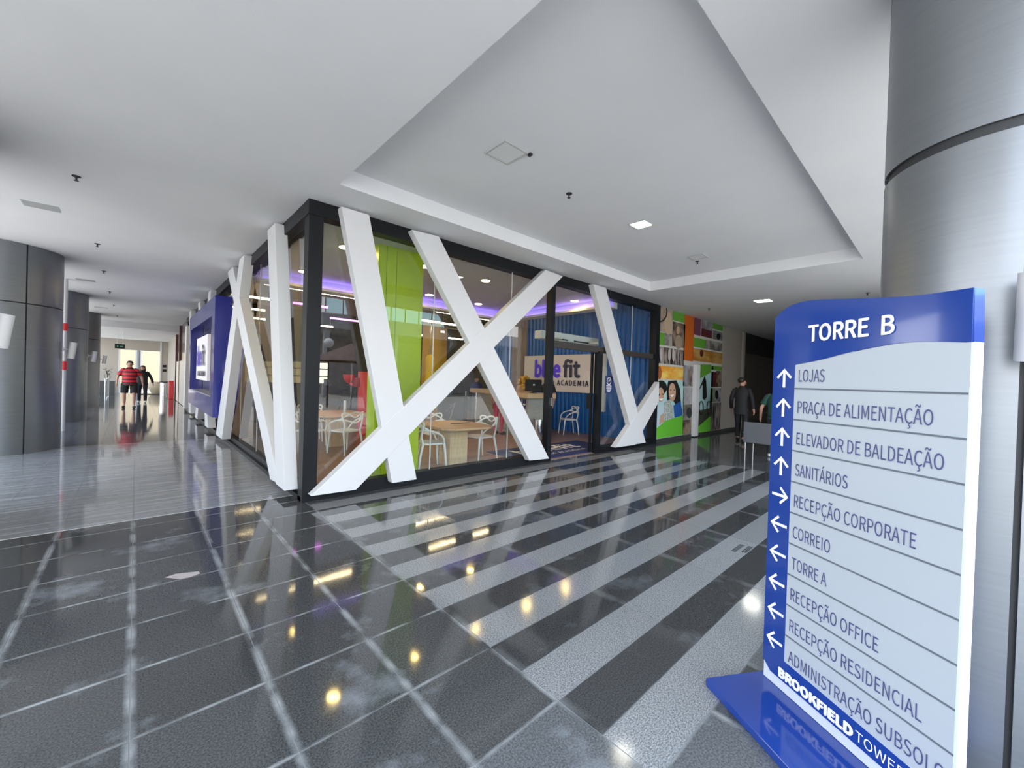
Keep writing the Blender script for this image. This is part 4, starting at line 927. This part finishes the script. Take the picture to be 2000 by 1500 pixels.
    b.obj(lower, lower_m, t, smooth=True)
    for n_ in 'LR':
        an_, to = J['an'+n_], J['toe'+n_]; d = (to-an_); d.z = 0; d = d.normalized(); c = an_.lerp(to, .55); c.z = max(.04*k, min(an_.z, to.z)-.0*k)+.0
        ang = math.atan2(d.y, d.x); Mx = Matrix.Rotation(ang, 3, 'Z')
        b = MB(); b.sphere((c.x, c.y, min(an_.z-.04*k, .045*k) if an_.z < .2*k else an_.z-.05*k), (.135*k, .05*k, .05*k), 14, 8, Mx); b.obj('shoe', shoe or M_shoe, t, smooth=True)
    hc = J['head']+Vector((0, 0, .025*k)); T = Matrix.Rotation(head_turn, 3, 'Z')
    b = MB(); b.sphere(hc+T @ Vector((0, -.036*k, .032*k)), (.091*k, .084*k, .084*k), 18, 12)
    if hair == 'long':
        b.loft([ell(hc+Vector((0, -.05*k, -.28*k)), .10*k, .05*k), ell(hc+Vector((0, -.055*k, -.1*k)), .11*k, .07*k), ell(hc+Vector((0, -.04*k, .03*k)), .10*k, .08*k)])
    if hair == 'curly':
        for q in range(46):
            a = random.uniform(0, 2*PI); zz = random.uniform(-.30, .10); rr_ = random.uniform(.10, .20); b.sphere(hc+Vector((rr_*math.cos(a), rr_*math.sin(a)*.8-.04, zz))*1.0, random.uniform(.035, .06), 8, 6)
    b.obj('hair', hair_m, t, smooth=True)
    b = MB(); b.sphere(hc+T @ Vector((0, .092*k, -.035*k)), (.012*k, .018*k, .02*k), 8, 6); b.obj('nose', skin, t, smooth=True)
    for s_ in (-1, 1):
        b = MB(); b.sphere(hc+T @ Vector((s_*.033*k, .085*k, -.005*k)), .010*k, 8, 6); b.obj('eye', M_hair, t, smooth=True)
        b = MB(); b.sphere(hc+T @ Vector((s_*.090*k, 0, -.02*k)), (.012*k, .02*k, .03*k), 8, 6); b.obj('ear', skin, t, smooth=True)
    b = MB(); b.sphere(hc+T @ Vector((0, .086*k, -.07*k)), (.026*k, .006*k, .006*k), 8, 6); b.obj('mouth', mat('lips', (.35, .1, .09), .5), t, smooth=True)
    return t
# striped red and black shirt
ms = mat('striped_jersey', (.62, .02, .03), .6); n = ms.node_tree.nodes; l = ms.node_tree.links
tcx = n.new('ShaderNodeTexCoord'); sp_ = n.new('ShaderNodeSeparateXYZ'); l.new(tcx.outputs['Object'], sp_.inputs[0])
a1 = n.new('ShaderNodeMath'); a1.operation = 'MULTIPLY'; a1.inputs[1].default_value = 7.2; l.new(sp_.outputs[2], a1.inputs[0])
a2 = n.new('ShaderNodeMath'); a2.operation = 'FRACT'; l.new(a1.outputs[0], a2.inputs[0]); a3 = n.new('ShaderNodeMath'); a3.operation = 'GREATER_THAN'; a3.inputs[1].default_value = .58; l.new(a2.outputs[0], a3.inputs[0])
mx = n.new('ShaderNodeMix'); mx.data_type = 'RGBA'; mx.inputs[6].default_value = (.68, .02, .035, 1); mx.inputs[7].default_value = (.04, .008, .012, 1); l.new(a3.outputs[0], mx.inputs[0]); l.new(mx.outputs[2], n['Principled BSDF'].inputs['Base Color'])
person('man walking towards us in a red and black striped shirt and black shorts', (-.17, 21.04, 0), PI-.05, 1.80, 1.28,
       dict(elL=(-.33, -.02, 1.13), wrL=(-.36, .14, .93), elR=(.33, -.08, 1.14), wrR=(.34, -.02, .90), knL=(-.13, .10, .50), anL=(-.13, .06, .10), toeL=(-.15, .24, .05), knR=(.14, 0, .50), anR=(.14, -.16, .12), toeR=(.16, .0, .04), hipL=(-.12, 0, .9), hipR=(.12, 0, .9)),
       shirt=ms, lower='shorts', lower_m=mat('black_cloth', (.012, .012, .014), .8))
person('woman in loose black clothes with long dark hair walking behind the man', (.22, 24.2, 0), PI-.1, 1.66, 1.15,
       dict(elR=(.30, -.02, 1.15), wrR=(.40, .05, .95), elL=(-.30, -.02, 1.15), wrL=(-.36, .05, .93), knL=(-.11, .08, .5), toeL=(-.12, .2, .035)),
       shirt=mat('black_top', (.014, .014, .018), .8), sleeve='long', lower='trousers', lower_m=mat('navy_cloth', (.012, .014, .03), .8), shoe=M_wshoe, hair='long')
person('man in a black suit seen from behind, walking away past the beige wall', (12.41, 3.94, 0), -PI/2-.1+.2, 1.80, 1.06,
       dict(knL=(-.1, .12, .5), anL=(-.1, .10, .12), toeL=(-.11, .26, .05), knR=(.1, -.02, .5), anR=(.1, -.22, .14), toeR=(.1, -.08, .035), wrL=(-.28, .12, .90), wrR=(.29, -.04, .90)),
       shirt=mat('black_suit', (.008, .008, .011), .7), sleeve='long', lower='trousers', lower_m=mat('black_trousers', (.008, .008, .010), .7), jacket=True, head_turn=-.9)
person('person in a dark green polo half hidden by the directory sign', (10.22, 2.55, 0), -PI/2, 1.66, 1.1,
       dict(elL=(-.30, -.04, 1.13), wrL=(-.34, .08, .92)), shirt=mat('dark_green_polo', (.012, .06, .045), .8), lower='trousers', lower_m=mat('dark_trousers', (.015, .015, .02), .8), shoe=M_wshoe)
person('person in pink leggings standing at the counter front', (7.36, 8.45, 0), -PI/2+.3, 1.62, .95, None, shirt=mat('plum_top', (.25, .03, .08), .7), lower='leggings', lower_m=mat('pink_leggings', (.5, .03, .12), .6), shoe=M_shoe, hair='long')
person('person with big golden curly hair leaning behind the counter', (9.10, 9.25, 0), PI/2+.6, 1.66, .95, None, shirt=mat('tan_top', (.55, .33, .2), .7), lower='trousers', lower_m=M_grey_furn, hair='curly', hair_m=mat('golden_hair', (.75, .42, .03), .5))
person('person in black with a long dark ponytail behind the entrance post', (8.70, 7.86, 0), PI/2, 1.72, .95, None, shirt=mat('black_vest', (.01, .01, .012), .8), lower='leggings', lower_m=mat('black_leggings', (.01, .01, .014), .7), shoe=mat('pink_shoe', (.7, .45, .48), .5), hair='long')
person('attendant in a royal blue shirt behind the far end of the counter', (9.55, 12.3, 0), PI-.3, 1.62, 1.05, dict(wrL=(-.12, .25, 1.05), wrR=(.12, .25, 1.05)), shirt=mat('royal_shirt', (.015, .025, .2), .7), lower='trousers', lower_m=M_grey_furn)

# grey waiting chair seen from behind, right beside the sign
t = thing('waiting_chair', 'grey upholstered waiting chair with thin metal legs, seen from behind', 'chair', (9.0, 2.52, 0), .0)
t.rotation_euler = (0, 0, -PI/2-.05)
b = MB(); b.box(-.28, .28, -.035, .0, .41, .82); b.obj('backrest', M_grey_furn, t, bevel=.01)
b = MB(); b.box(-.27, .27, .0, .46, .40, .46); b.obj('seat', M_grey_furn, t, bevel=.02)
for x in (-.25, .25):
    for y in (0.0, .42):
        b = MB(); b.tube([(x, y, 0), (x, y, .42)], .011, 8); b.obj('leg', M_steel, t, smooth=True)
    b = MB(); b.tube([(x*1.15, .0, .60), (x*1.15, .40, .60), (x*1.15, .42, .42)], .012, 8); b.obj('armrest', M_white, t)
